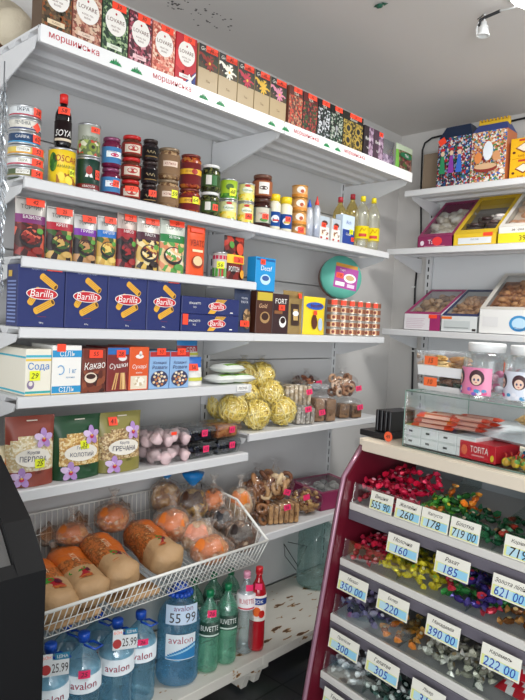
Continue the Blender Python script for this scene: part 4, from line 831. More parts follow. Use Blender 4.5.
def a_fig(m, su, w, h):
    m.rect(su, -w*.5, h*.86, w*.5, h-.001, mat('#b02a2c'), 1); m.txt(su, 'Козацькі', 0, h*.70, .013, mat('#3a2a5a'), 3, w*.8, 0, .15); m.txt(su, 'Розваги', 0, h*.58, .013, mat('#3a2a5a'), 3, w*.8, 0, .15); m.ell(su, 0, h*.27, w*.44, h*.22, mat('#3a3a5a'), 2, 18)
    for k in range(16): q = k*2.4; r = .42*math.sqrt(k/16); m.ell(su, r*w*.9*cos(q), h*(.27+.2*math.sqrt(k/16)*sin(q)), w*.07, h*.035, mat(('#e2c9a0', '#c07a4a', '#f0e2c8')[k % 3]), 3+.05*k, 8)
BX = [(25.2, 51.2, 349, '#ece7d6', a_soda, [(-.012, .062, .034, .03, '29', YEL)], 'cream and blue baking soda box at the near end', 'soda_box', .32),
      (51.8, 81.2, 345.5, '#f0eee8', a_salt, [(-.022, .148, .03, .024, '')], 'white and blue salt box beside the soda box', 'salt_box', .14),
      (81.8, 106, 348.5, '#6f2c1e', a_cocoa, [(.004, .128, .05, .026, '55')], 'brown cocoa box with a steaming cup', 'cocoa_box', .14),
      (106.6, 128.4, 347.5, '#7a2320', a_sush, [(.01, .128, .036, .026, '28')], 'dark red and blue box of breadsticks', 'snack_box', .14),
      (128.9, 148.6, 347, '#dd5a2a', a_sug, None, 'orange box with a white picture in the lower third', 'snack_box', .14),
      (149.3, 169.3, 351.5, '#8fb4dc', a_fig, [(.004, .135, .04, .024, '53')], 'left light blue box with a bowl of cereal pieces', 'cereal_box', .14),
      (169.9, 189, 351.5, '#8fb4dc', a_fig, [(.004, .135, .04, .024, '53')], 'right light blue box with a bowl of cereal pieces', 'cereal_box', .14)]
for a, b, pt, c, af, st, lb, nm, dp in BX:
    y, w, h = slot(a, b, pt, ZS, XS, 375)
    w -= .0015; dd = min(dp, .25)
    o = carton(nm, w, dd, h, mat(c, .4), af, None, None, st, .0015)
    if nm == 'soda_box':
        m = MB(); su2 = lambda u, v, q: (-w/2-q, -u, v); m.rect(su2, -dd/2, h*.8, dd/2, h*.84, mat('#45b2c8'), 1); m.rect(su2, -dd/2, h*.04, dd/2, h*.08, mat('#45b2c8'), 1); m.build('printed_line', o)
    put(o, (XS-dd/2, y, ZS), LR); tag(o, lb, 'box', 'light blue cereal boxes' if nm == 'cereal_box' else None)
def lowpack(nm, w, d, h, c1, c2, txt, loc, rz, lb, cat, grp=None, st=None):
    t = pouch(nm, w, d, h, lambda u, v: mat(c1, .35) if .35 < v < .62 else (mat(c2, .35) if v >= .62 else mat('#e9e7e2', .4)), lambda m, su, w, h: (m.txt(su, txt, 0, h*.48, .016, PAPER, 2, w*.7), m.rect(su, -w*.4, h*.18, w*.4, h*.3, mat('#c9c84a'), 2, 4)), stick=st); put(t, loc, rz); tag(t, lb, cat, grp); return t
y, w, h = slot(189.4, 208.6, 358, ZS, -1.812, 375)
lowpack('sugar_bag', w, .07, h, '#e9e8e4', '#2a6ac0', 'СІЛЬ', (-1.86, y, ZS), LR, 'white and blue salt bag beneath the round blue bag', 'bag', None, [(-w*.1, h*.66, .045, .026, '58')])
y2, w2, h2 = slot(184, 206, 334, ZS, -1.85, 350)
lowpack('sugar_bag', w2*.95, .06, h2-h-.012, '#b83a44', '#3a8ac8', 'СОЛ', (-1.9, y2-.0, ZS+h*.93), LR, 'blue and red bag lying on the white salt bag', 'bag')
MB
for k, (px, py, dz, ry) in enumerate(((222, 383, 0, .1), (238, 384, 0, -.1), (228, 372, .042, .05))):
    q = at(px, py, X=-1.86); m = MB(); L, W, Hh = .135, .10, .040
    nx, ny = 10, 8
    for sgn in (1, -1):
        vs = [((i/nx-.5)*L, (j/ny-.5)*W, Hh/2+sgn*Hh/2*max(0, (1-(2*i/nx-1)**2)*(1-(2*j/ny-1)**2))**.35) for j in range(ny+1) for i in range(nx+1)]
        fs = []; ml = []
        for j in range(ny):
            for i in range(nx):
                f = (j*(nx+1)+i, j*(nx+1)+i+1, (j+1)*(nx+1)+i+1, (j+1)*(nx+1)+i); fs.append(f if sgn > 0 else f[::-1]); ml.append(mat('#7fae3c', .35) if j in (1, 2) and i > 1 else mat('#e8ebe6', .35))
        m.add(vs, fs, ml, True)
    su3 = lambda u, v, o: (u, v, Hh+.001+o); m.txt(su3, 'ЧАЙ', .01, .02, .02, mat('#4a4a4a'), 1, .05)
    o = put(m.build('food_packet'), (-1.87, q.y+.004, ZS+dz), LR+ry); tag(o, ('left green and white soft packet lying by the shelf joint', 'right green and white soft packet overhanging the shelf joint', 'green and white soft packet lying on top of the other two')[k], 'packet', 'green and white packets')
m = MB(); m.box(-.0005, .0005, -.032, .032, -.012, .012, PAPER); m.txt(lambda u, v, o: (.0006+o, u, v), 'ЛІСМА', 0, 0, .011, INK, 1, .05); o = put(m.build('shelf_label'), (-1.79, at(248, 387, X=-1.79).y-.03, 1.252)); tag(o, 'small white printed label clipped on the shelf edge at the joint', 'label')

# ------------------------------------------------------------------ SHELF 6: grain bags, garlic, berries
ZG = .9795
GB = [(11.5, 61, 418, '#8f4436', ['#e6d9b8', '#cfbb8c', '#f0e8d0', '#d9c08f'], ('Крупа', 'ПЕРЛОВА'), 'brown topped bag of pearl barley with orchid picture', '25', YEL),
      (59.5, 108, 417, '#1f4a2c', ['#e0bf7c', '#c99a52', '#edd9a8', '#b98a4a'], ('Горох', 'КОЛОТИЙ'), 'green topped bag of split peas with orchid picture', '33', YEL),
      (104.5, 148, 413.5, '#8d8546', ['#c7a874', '#a8855a', '#dcc69a', '#8a6a44'], ('Крупа', 'ГРЕЧАНА'), 'olive topped bag of buckwheat with orchid picture', '41', RED)]
for i, (a, b, pt, c, cols, tx, lb, st, sc) in enumerate(GB):
    y, w, h = slot(a, b, pt, ZG, -1.806, 450)
    edge = mat(c, .35)
    def cf(u, v, edge=edge, g_=mot(cols, 170, .45)): return edge if (v > .74-.5*u*u or (v < .2 and abs(u) > .0) or (abs(u) > .45 and i == 1)) else g_
    def art(m, su, w, h, tx=tx, i=i):
        m.ell(su, 0, h*.42, w*.36, h*.13, mat('#efe9dc', .5), 3, 20); m.txt(su, tx[0], 0, h*.49, .013, mat('#2a2a5a'), 4, w*.3, -.05); m.txt(su, tx[1], 0, h*.40, .017, mat('#20204a'), 4, w*.55, -.05); m.txt(su, '1000 г', .02, h*.2, .008, INK, 3, w*.22)
        for (fx, fy, s) in ((.22, .68, 1), (-.24, .14, 1)):
            for k in range(5): q = 2*pi*k/5+.3; m.ell(su, fx*w+.016*s*cos(q), fy*h+.016*s*sin(q), .017*s, .011*s, mat(('#c9a8d8', '#b18ac8', '#dcc4e6')[k % 3]), 5+.15*k, 10, q)
            m.ell(su, fx*w, fy*h-.004, .008, .007, mat('#c02a5a'), 7, 10); m.ell(su, fx*w, fy*h, .004, .003, mat('#f0c83a'), 8, 8)
        if i == 2: m.ell(su, -.2*w, h*.86, .02, .01, mat('#b8b07a'), 3)
        m.rect(su, -w*.1, h*.93, w*.12, h*.945, mat('#e8e0d0'), 2)
    o = pouch('grain_bag', w*.97, .085, h, cf, art, nx=14, nz=18, stick=[((.02, .01, -.04)[i], h*(.33, .54, .86)[i], .034, .028, st, sc)]); put(o, (-1.806-.05, y, ZG), LR-.08*(i == 0)); tag(o, lb, 'grain bag', 'grain bags with orchid pictures')
y, w, h = slot(-14, 12, 449, ZG, -1.83, 470)
o = pouch('grain_bag', w, .07, h, lambda u, v: mot(['#d9752a', '#e9c9a0', '#c9a8d8', '#e8dcc0'], 40) if v < .7 else mat('#cdbf9c', .4)); put(o, (-1.87, y-.0, ZG), LR); tag(o, 'orange and beige food bag cut off at the left edge', 'food bag')
def tub(nm, w, d, h, contents, label, cat, loc, rz, st=None, grp=None):
    t = empty(nm); m = MB(); k = .86
    for (s0, z0, s1, z1) in ((k, .001, 1, h*.62), (1, h*.62, 1.03, h*.64), (1.03, h*.64, .94, h*.97), (.94, h*.97, .90, h)):
        a = [(-w/2*s0, -d/2*s0, z0), (w/2*s0, -d/2*s0, z0), (w/2*s0, d/2*s0, z0), (-w/2*s0, d/2*s0, z0)]; b = [(-w/2*s1, -d/2*s1, z1), (w/2*s1, -d/2*s1, z1), (w/2*s1, d/2*s1, z1), (-w/2*s1, d/2*s1, z1)]
        m.add(a+b, [(i, (i+1) % 4, 4+(i+1) % 4, 4+i) for i in range(4)], film('#f6f8f8', .10, .1))
    m.add([(x*w/2*.9, y_*d/2*.9, h) for x, y_ in ((-1, -1), (1, -1), (1, 1), (-1, 1))], [(0, 1, 2, 3)], film('#f6f8f8', .10, .1)); m.add([(x*w/2*k, y_*d/2*k, .001) for x, y_ in ((-1, -1), (1, -1), (1, 1), (-1, 1))], [(3, 2, 1, 0)], film('#f6f8f8', .1, .1))
    m.build('clear_tub', t); contents(t, w, d, h)
    for s in st or []: sticker(t, lambda u, v, o: (u, -d/2*1.02-o, v), *s)
    put(t, loc, rz); tag(t, label, cat, grp); return t
def garlicmesh():
    m = MB(); m.lathe([(0, 0), (.012, .001), (.024, .010), (.025, .020), (.016, .032), (.006, .038), (.004, .042), (0, .043)], mat('#dcc0c2', .6, bump=.2), 12, wob=lambda a, z: 1+.08*abs(sin(2.5*a))); return m
def fill_none(t, w, d, h): pass
y0 = at(151, 440, X=-1.83).y; y1 = at(187, 440, X=-1.83).y; yc = (y0+y1)/2; wd = y1-y0
gproto = None
for k in range(2):
    tub('garlic_tub', wd, .13, .062, fill_none, ('lower clear tub full of pinkish garlic bulbs', 'upper clear tub of pinkish garlic bulbs stacked on its twin')[k], 'plastic tub', (-1.885, yc, ZG+.0635*k), LR, [(.01, .050, .026, .012, '')] if k else None, 'garlic tubs')
    for i in range(4):
        for j in range(3):
            if gproto is None: g0 = gproto = garlicmesh().build('garlic_bulb')
            else: g0 = gproto.copy(); C.objects.link(g0)
            put(g0, (-1.885-.042+.042*j*1.0, yc-.062+.0415*i, ZG+.0635*k+.006+.012), rnd.random()*3, 1.3 if (i+j) % 2 else .5, rnd.random()*.4)
            tag(g0, 'pinkish garlic bulb packed inside the %s clear tub' % ('lower', 'upper')[k], 'garlic', 'garlic in the %s tub' % ('lower', 'upper')[k])
def darkfill(t, w, d, h): MB().box(-w*.42, w*.42, -d*.42, d*.42, .004, h*.72, mot(['#15161c', '#252834', '#0e0f14', '#32364a'], 90, .25, 'V', .8), .006).build('dark_fruit', t)
def orfill(t, w, d, h): MB().box(-w*.42, w*.42, -d*.42, d*.42, .004, h*.8, mot(['#b06a3a', '#c98a52', '#8a4a28'], 90, .35, 'V', .8), .006).build('dried_fruit', t)
for (a, b, k, fl, lb) in ((190, 217, 0, darkfill, 'lower left clear tub of dark dried fruit'), (218, 241.5, 0, darkfill, 'lower right clear tub of dark dried fruit'), (187, 216, 1, darkfill, 'upper left clear tub of dark dried fruit'), (217, 241, 1, orfill, 'upper right clear tub of orange dried apricots')):
    ya = at(a, 445, X=-1.82).y; yb_ = at(b, 445, X=-1.82).y
    tub('fruit_tub', yb_-ya-.004, .12, .062, fl, lb, 'plastic tub', (-1.882, (ya+yb_)/2, ZG+.0635*k), LR, [(.012, .036, .03, .026, '65', PINK)], 'dried fruit tubs')
tub('fruit_tub', .14, .1, .05, orfill, 'clear tub behind the garlic tubs with red tag', 'plastic tub', (-2.01, 1.50, ZG), LR, [(-.02, .03, .03, .022, '')])
sticks = None

# ------------------------------------------------------------------ far half: noodle nests and biscuit bags
ZN = 1.0575; ND = mat('#f2da72', .5); ND2 = mat('#f8e9a0', .5)
def nest(r=.065):
    t = empty('noodle_nest'); m = MB()
    for k in range(40):
        ax = Vector((rnd.gauss(0, 1), rnd.gauss(0, 1), rnd.gauss(0, .7))).normalized(); q = ax.orthogonal().normalized(); w_ = ax.cross(q); off = rnd.uniform(-.45, .45)*r; rr = math.sqrt(r*r-off*off)*rnd.uniform(.86, .98); p0 = rnd.random()*6; L = rnd.uniform(3.5, 6)
        m.tube([Vector((0, 0, r))+ax*off+(q*cos(p0+L*i/13)+w_*sin(p0+L*i/13))*rr*(1+.05*sin(3*i)) for i in range(14)],   .0038, ND if k % 3 else ND2, 4)
    m.ball((0, 0, r), r*.84, mat('#ecd47c', .6, bump=.5, bscale=90), 14, 10); m.build('noodles', t); clearbag(t, (r*1.08, r*1.08, r*1.06), (0, 0, r*1.06), .07, True, tail=.02); return t
np_ = nest()
NS = [(256, 417, 0, 0, 'noodle nest in clear bag, front left of the lower row'), (282, 411, 0, 0, 'noodle nest in clear bag, lower row beside the biscuit bags'), (233, 409, .045, .06, 'noodle nest in clear bag beside the berry tubs'), (270, 394, .05, .085, 'noodle nest in clear bag in the middle of the heap'), (246, 398, .10, .075, 'noodle nest in clear bag half hidden behind the soft packets'), (261, 376, .10, .17, 'noodle nest in clear bag on top of the heap'), (243, 376, .13, .16, 'noodle nest in clear bag at the top left of the heap'), (221, 405, .16, .02, 'noodle nest in clear bag at the far left of the heap')]
for k, (px, py, back, dz, lb) in enumerate(NS):
    X = -1.86-back; q = at(px, py, X=X); o = np_ if k == 0 else copy_tree(np_)
    o.scale = (1, 1, 1); put(o, (X, q.y, max(ZN+.0, q.z-.063)), k*1.3, 0, 0); tag(o, lb, 'noodles', 'noodle nests in clear bags')
def snackbag(nm, r, build, loc, rz, lb, cat='biscuit bag', grp=None, st=None, tail=.03):
    r = tuple(q*1.1 for q in r); t = empty(nm); build(t, r); clearbag(t, r, (0, 0, r[2]), .10, True, tail=tail)
    if st:
        m = MB(); fr = lambda u, v, o: (u, -r[1]*1.06-o, v)
        sticker(t, fr, st[0], st[1], .034, .026, st[2], st[3] if len(st) > 3 else PINK, st[4] if len(st) > 4 else .2)
    put(t, loc, rz); tag(t, lb, cat, grp); return t
def bars(cols, n=5, hh=.8):
    def f(t, r):
        m = MB()
        for k in range(n):
            x = -r[0]*.8+1.6*r[0]*(k+.5)/n; m.box(x-r[0]*.62/n, x+r[0]*.62/n, -r[1]*.7, r[1]*.6, .004, r[2]*2*hh*(.9+.1*rnd.random()), mot(cols, 60, .6, 'N', .4), .003)
        m.build('biscuits', t)
    return f
def rings(cols, n=16, rr=.014):
    def f(t, r):
        m = MB()
        for k in range(n):
            a = rnd.random()*6.28; q = math.sqrt(rnd.random())*.68; z = .02+rnd.random()*(r[2]*1.6-.02); c = Vector((r[0]*q*cos(a), r[1]*q*sin(a), z)); s = rr; ax = Vector((rnd.gauss(0, 1), rnd.gauss(0, 1)-1, rnd.gauss(0, .6))).normalized(); u = ax.orthogonal().normalized(); v = ax.cross(u)
            m.tube([c+(u*cos(2*pi*i/9)+v*sin(2*pi*i/9))*s for i in range(9)], s*.45, mat(cols[k % len(cols)], .55, bump=.3), 6, True)
        m.build('biscuits', t)
    return f
def lumps(cols, n=40, s=.010):
    def f(t, r):
        m = MB()
        for k in range(n):
            a = rnd.random()*6.28; q = math.sqrt(rnd.random())*.8; z = s+rnd.random()*(r[2]*1.7-s); kk = math.sqrt(max(.15, 1-((z-r[2])/r[2])**2)); m.ball((r[0]*q*kk*cos(a), r[1]*q*kk*sin(a), z), (s*rnd.uniform(.7, 1.3), s*rnd.uniform(.7, 1.3), s*rnd.uniform(.6, 1)), mat(cols[k % len(cols)], .55, bump=.3), 7, 5, True, .4)
        m.build('snack_pieces', t)
    return f
def pos(px, py, X): return at(px, py, X=X).y
GR = 'biscuit bags on the far middle shelf'
snackbag('biscuit_bag', (.055, .04, .048), bars(['#c9c4bc', '#8f8578', '#e0dcd4'], 4), (-1.845, pos(304, 415, -1.84), ZN), LR-.4, 'grey biscuit bag with a pink tag beside the noodle nests', grp=GR, st=(.0, .075, '54'))
snackbag('wafer_bag', (.072, .045, .066), bars(['#7a5c44', '#97775a', '#5f4632'], 2), (-1.85, pos(325, 412, -1.84)-.01, ZN), LR-.4, 'bag of two large brown waffle blocks on the middle shelf', grp=GR, st=(-.03, .05, '55'))
snackbag('biscuit_bag', (.082, .045, .048), bars(['#6a4a34', '#8a6a4a', '#4a3224'], 2, .7), (-1.85, pos(349, 411, -1.84), ZN), LR-.4, 'dark brown biscuit bag at the far end, beneath the pinkish one', grp=GR, st=(.04, .06, '51'))
snackbag('wafer_bag', (.085, .05, .058), bars(['#e9e2d4', '#c9b79a', '#b09a7c'], 6), (-1.93, pos(296, 396, -1.92), ZN+.075), LR-.3, 'bag of pale wafers lying between noodle nests and waffles', grp=GR, st=(.045, .07, '52'))
snackbag('biscuit_bag', (.08, .05, .042), lumps(['#8a4a34', '#b06a44', '#5a3226'], 30, .014), (-2.02, pos(306, 380, -2.02), ZN+.12), LR-.3, 'brown cookie bag furthest back above the pale wafers', grp=GR, st=(.04, .05, '53'))
snackbag('biscuit_bag', (.09, .055, .055), rings(['#a87a5c', '#c9a080', '#7a5240', '#d9bfa8'], 26, .018), (-1.88, pos(343, 394, -1.87), ZN+.105), LR-.4, 'bag of ring biscuits on top at the far end', grp=GR, st=(.06, .05, '55'))
m = MB()
for k in range(9): m.ball((rnd.uniform(-.04, .04), rnd.uniform(-.02, .02), .02+rnd.uniform(0, .02)), (.03, .02, .012), film('#eef0f2', .25, .12, .35, '#d9dcdf'), 8, 6, False, .6)
tag(put(m.build('crumpled_film'), (-1.92, pos(318, 398, -1.9), ZN+.125), LR), 'crumpled clear film lying among the biscuit bags', 'film')

# ------------------------------------------------------------------ far lower shelf: cookies
ZK = .6145; XK = -1.79
snackbag('cookie_bag', (.075, .06, .075), rings(['#8a5a38', '#a8764c', '#6a4028'], 26, .022), (-1.93, pos(257, 478, -1.93), ZK+.07), LR-.3, 'bag of brown ring cookies furthest back beside the bread basket', grp='cookie bags on the lower far shelf')
snackbag('cookie_bag', (.056, .05, .042), rings(['#7a4c30', '#93643e'], 12, .020), (-1.90, pos(259, 515, -1.90), ZK), LR-.3, 'low bag of dark cookies half behind the basket end', grp='cookie bags on the lower far shelf')
snackbag('cookie_bag', (.088, .06, .055), bars(['#a5794f', '#c39a6a', '#7f5836'], 6), (-1.855, pos(281, 510, -1.85), ZK), LR-.4, 'bag of finger biscuits with a pink tag, in front', grp='cookie bags on the lower far shelf', st=(.0, .085, '56'))
snackbag('cookie_bag', (.088, .06, .062), rings(['#9a6a42', '#c49a6c', '#7a4a2c', '#e0c49a'], 30, .023), (-1.88, pos(276, 490, -1.87), ZK+.10), LR-.4, 'bag of ring cookies stacked on the finger biscuits', grp='cookie bags on the lower far shelf', st=(.03, .05, '54', PINK, -.3), tail=.05)
snackbag('cookie_bag', (.085, .06, .055), lumps(['#b98c56', '#d0a870', '#93683c'], 90, .010), (-1.86, pos(306, 508, -1.85), ZK), LR-.4, 'bag of small golden puffed snacks beside the maroon box', grp='cookie bags on the lower far shelf', st=(-.03, .10, ''))
def cakebox(nm, w, d, hf, hb, body, inside, loc, rz, lb, art=None, stick=None, frame=None, win=.84, cat='cake box', grp=None, sidec=None, filler=None, wm=None):
    """box with a sloping lid window: low front, high back"""
    t = empty(nm); m = MB(); bd = mat(body, .4); th = .003
    m.box(-w/2, w/2, -d/2, -d/2+th, 0, hf, bd); m.box(-w/2, w/2, d/2-th, d/2, 0, hb, bd); m.box(-w/2, w/2, -d/2, d/2, 0, th, bd)
    for s in (-1, 1): m.prism([(-d/2, 0), (d/2, 0), (d/2, hb), (-d/2, hf)], s*w/2-(th if s > 0 else 0), s*w/2+(th if s < 0 else 0), 'x', mat(sidec or body, .4))
    if art: art(m, front(d), w, hf)
    m.build('tray', t); sl = math.atan2(hb-hf, d); L = math.hypot(d, hb-hf)
    def ts(u, v, o): return (u, -d/2+v*cos(sl)-o*sin(sl), hf+v*sin(sl)+o*cos(sl))
    fm = mat(frame or body, .4); m = MB(); b = w*(1-win)/2; b2 = L*(1-win)/2
    for (u0, v0, u1, v1) in ((-w/2, 0, w/2, b2), (-w/2, L-b2, w/2, L), (-w/2, b2, -w/2+b, L-b2), (w/2-b, b2, w/2, L-b2)): m.rect(ts, u0, v0, u1, v1, fm, 2); m.rect(ts, u0, v0, u1, v1, fm, 0)
    m.build('lid', t)
    m = MB(); m.rect(ts, -w/2+b, b2, w/2-b, L-b2, wm or film('#f4f6f6', .14, .08), 1); m.build('window', t)
    m = MB(); inside(m, w, d, hf, hb); m.build('contents', t)
    for s in stick or []: sticker(t, front(d), *s)
    put(t, loc, rz); tag(t, lb, cat, grp); return t
def cakes(cols, n, s, lay=2):
    def f(m, w, d, hf, hb):
        for k in range(n):
            x = rnd.uniform(-.40, .40)*w; y = rnd.uniform(-.40, .40)*d; lim = hf+(hb-hf)*(y/d+.5)-s*1.1; z = max(s*.8, lim*rnd.uniform(.86, 1.0)); m.ball((x, y, z), (s*rnd.uniform(.8, 1.2), s*rnd.uniform(.8, 1.2), s*.7), mat(cols[k % len(cols)], .5, bump=.3), 9, 6, True, .25)
        m.prism([(-d*.46, .004), (d*.46, .004), (d*.46, hb-s*2.2), (-d*.46, max(.01, hf-s*1.6))], -w*.46, w*.46, 'x', mat(cols[2], .7))
    return f
pa = at(291, 505, X=-1.84).y; pb = at(347, 505, X=-1.84).y
def art(m, su, w, h): m.txt(su, 'Tango', w*.16, h*.5, .030, mat('#e3a8c4'), 2, w*.36)
cakebox('cake_box', .30, .24, .085, .10, '#8a2350', cakes(['#8d8a86', '#6f6c6a', '#a9a6a2'], 24, .022), (-1.93, 2.58, ZK), LR-.12, 'maroon window cake box lying on the far lower shelf', art)

# ================================================================== bread in the basket
KRAFT = mat('#b8946a', .6, bump=.6, bscale=22); CRUST = mot(['#9a5a2c', '#c9743a', '#7a4420', '#d99a60'], 60, .3, 'N', .3); ORNG = mat('#cf6a26', .3, bump=.5, bscale=40)
def loaf(nm, L, W, H, mf, label, loc, rz, ry, cat='bread', grp=None, tail=True, art=True, tiec=WHITE, tailm=None):
    """loaf in a film or paper wrapper lying along local x, front end at +x"""
    t = empty(nm); m = MB(); ns, na = 18, 20; ph = rnd.random()*6; vs = []; fs = []; ml = []
    for j in range(ns+1):
        s = j/ns; e = min(1, (1-s)*9+.1)**.4*min(1, s*4+.12)**.5
        for i in range(na):
            a = 2*pi*i/na; cy_, cz_ = cos(a), sin(a); r = 1/(abs(cy_)**3+abs(cz_)**3)**(1/3); r *= e*(1+.05*sin(3*a+ph+9*s)+.035*sin(7*a-14*s+ph)+.03*(rnd.random()-.5))
            vs.append(((s-.5)*L+.006*sin(3*a+ph)*(s in (0, 1)), W/2*r*cy_, H/2+H/2*r*cz_*(1 if cz_ > 0 else .9)))
    for j in range(ns):
        for i in range(na):
            k = (i+1) % na; fs.append((j*na+i, (j+1)*na+i, (j+1)*na+k, j*na+k)); ml.append(mf((j+.5)/ns, 2*pi*(i+.5)/na))
    fs += [tuple(range(na)), tuple(ns*na+i for i in range(na))[::-1]]; ml += [mf(0, 0), mf(1, 0)]
    m.add(vs, fs, ml, True)
    m.build('wrapped_loaf', t)
    if art:
        m = MB(); su = lambda u, v, o: (v, u, H*1.005-.0+o-.9*u*u/W)
        m.ell(su, .0, L*.22, W*.30, .030, mat('#a8202c', .4), 3, 14); m.ell(su, -.02, L*.16, W*.22, .014, mat('#3f8a2c', .4), 4, 12); m.ell(su, .016, L*.20, .014, .012, mat('#5a1430', .4), 5, 10); m.ell(su, 0, L*.30, W*.3, .008, mat('#b8642c', .4), 5, 10)
        m.txt(lambda u, v, o: su(-u, v, o), 'ХЛІБ', .0, -.02, .018, mat('#f2dcb8'), 4, W*.6, pi/2); m.build('printed_label', t)
    if tail:
        m = MB(); m.lathe([(W*.22, -.0), (W*.12, .02), (.012, .045), (.010, .055), (.03, .075), (.042, .10)], tailm or film('#f6e6d6', .1, .2, .25, '#e8a060'), 12, wob=lambda a, z: 1+.2*sin(5*a)); m.M = None
        for i, v in enumerate(m.v): m.v[i] = (-L/2+.012-v[2], v[0], H*.5+v[1]+v[2]*.3)
        m.build('twisted_end', t)
        m = MB(); m.lathe([(.013, .046), (.013, .054)], tiec, 10)
        for i, v in enumerate(m.v): m.v[i] = (-L/2+.012-v[2], v[0], H*.5+v[1]+v[2]*.3)
        m.build('tie', t)
    put(t, loc, rz, 0, ry); tag(t, label, cat, grp); return t
def mkraft(s, a): return KRAFT if s > .62 or sin(a) < -.2 else (ORNG if abs(s-.28) < .14 and sin(a) > .2 else CRUST)
def mcl(s, a): return KRAFT if s > .66 else (ORNG if cos(a) > .1 and sin(a) > .35 else CRUST)
GL = 'sliced loaves in the wire basket'
BT = .095
for px, mf, dz, lb, H in ((62, mkraft, .0, 'brown wrapped loaf partly hidden behind the black cooler', .10), (93, mkraft, .01, 'brown wrapped loaf with green and red label, second from the cooler', .10), (124, mcl, .02, 'large wrapped loaf with orange stripe in the middle of the basket', .115), (168, mcl, .03, 'large wrapped loaf with orange stripe beside the round rolls', .115)):
    y = at(px, 590, X=-1.74).y
    loaf('bread_loaf', .32, .128, H, mf, lb, (-1.86, y, .585+dz), -.10, .16, 'bread', GL)
# flat loaves of the bottom layer seen through the wires
for px, lb in ((78, 'kraft paper loaf under the others near the cooler, seen through the wires'), (140, 'kraft paper loaf under the others mid basket, seen through the wires')):
    y = at(px, 600, X=-1.72).y; o = MB().box(-.15, .15, -.10, .10, 0, .03, KRAFT, .012).build('flat_bread'); put(o, (-1.875, y, .555), 0, 0, .13); tag(o, lb, 'bread')
def roll(nm, r, cols, px, py, X, lb, orange=True, tie=None, st=None, zoff=0):
    r = tuple(q*1.28 for q in r); t = empty(nm); m = MB(); m.ball((0, 0, r[2]*.92), (r[0]*.88, r[1]*.88, r[2]*.9), mot(cols+['#f2dcc0'], 28, .45, 'N', .5), 18, 12, True, .16); m.build('bread_roll', t)
    if orange:
        m = MB(); vs = []; fs = []; n = 8
        for j in range(n+1):
            for i in range(n+1):
                a = -1.0+1.5*i/n; b = .1+.75*j/n+.12*sin(6*a); vs.append((r[0]*1.0*cos(b)*sin(a), -r[1]*1.0*cos(b)*cos(a), r[2]+r[2]*1.0*sin(b)))
        fs = [(j*(n+1)+i, j*(n+1)+i+1, (j+1)*(n+1)+i+1, (j+1)*(n+1)+i) for j in range(n) for i in range(n)]; m.add(vs, fs, mat(orange if isinstance(orange, str) else '#df7a30', .35, bump=.3), True); m.build('printed_label', t)
    clearbag(t, (r[0]*1.06, r[1]*1.06, r[2]), (0, 0, r[2]), .2, True, BAGF, 26, 16, .05)
    if tie: m = MB(); m.lathe([(r[0]*.10, r[2]*2), (r[0]*.13, r[2]*2.03), (r[0]*.5, r[2]*2+.035), (r[0]*.62, r[2]*2+.055), (r[0]*.2, r[2]*2+.062)], mat(tie, .35, bump=.4, bscale=80), 14, wob=lambda a, z: 1+.15*sin(6*a)); m.build('bag_tie', t)
    p = at(px, py, X=X); put(t, (X, p.y, p.z-r[2]+zoff), LR-.5); tag(t, lb, 'bread', 'bagged rolls in the wire basket'); return t
CB = ['#d9843a', '#e8a45c', '#b8642a', '#e08a44']; DK = ['#5a3420', '#7a4a2c', '#3f2418', '#8a5a34']; PL = ['#e8c89c', '#d8a878', '#f0d8b4', '#c99464']
roll('bagged_roll', (.055, .05, .045), CB, 113, 517, -2.0, 'orange wrapped roll with a white twist standing at the back of the basket')
roll('bagged_roll', (.05, .04, .035), CB, 72, 533, -2.0, 'crumpled orange bread bag at the back left of the basket')
roll('bagged_roll', (.062, .06, .055), CB, 172, 524, -1.90, 'round orange roll bag left of the pale rolls')
roll('bagged_roll', (.055, .05, .060), ['#b0783c', '#7a4a24', '#c99a5a'], 166, 497, -2.02, 'bag tied in blue, left of two at the back of the basket', False, '#1e7fc8')
roll('bagged_roll', (.062, .05, .058), ['#c9883c', '#5a3018', '#e0b040'], 192, 503, -1.98, 'bag tied in blue with a dark label, right of two at the back', '#4a2c1c', '#1e7fc8')
roll('bagged_roll', (.055, .05, .055), PL, 197, 536, -1.82, 'pale roll bag in front of the blue tied bags', '#e89a7c')
roll('bagged_roll', (.068, .06, .048), CB, 209, 548, -1.76, 'golden roll bag with orange print touching the front wires')
roll('bagged_roll', (.062, .055, .055), DK, 240, 535, -1.79, 'dark pastry bag at the far front corner of the basket', '#2c2220')
roll('bagged_roll', (.050, .045, .055), ['#2a211e', '#3a2c26', '#d2762a'], 213, 502, -1.95, 'black and orange bread bag in the middle of the heap', '#e07a28')
roll('bagged_roll', (.052, .045, .060), PL, 240, 503, -1.93, 'golden oblong bun bag sticking up at the far end of the basket', '#e2802c')
roll('bagged_roll', (.045, .04, .045), DK, 222, 520, -1.87, 'black labelled bag lying between the pale and dark rolls', '#26262c')

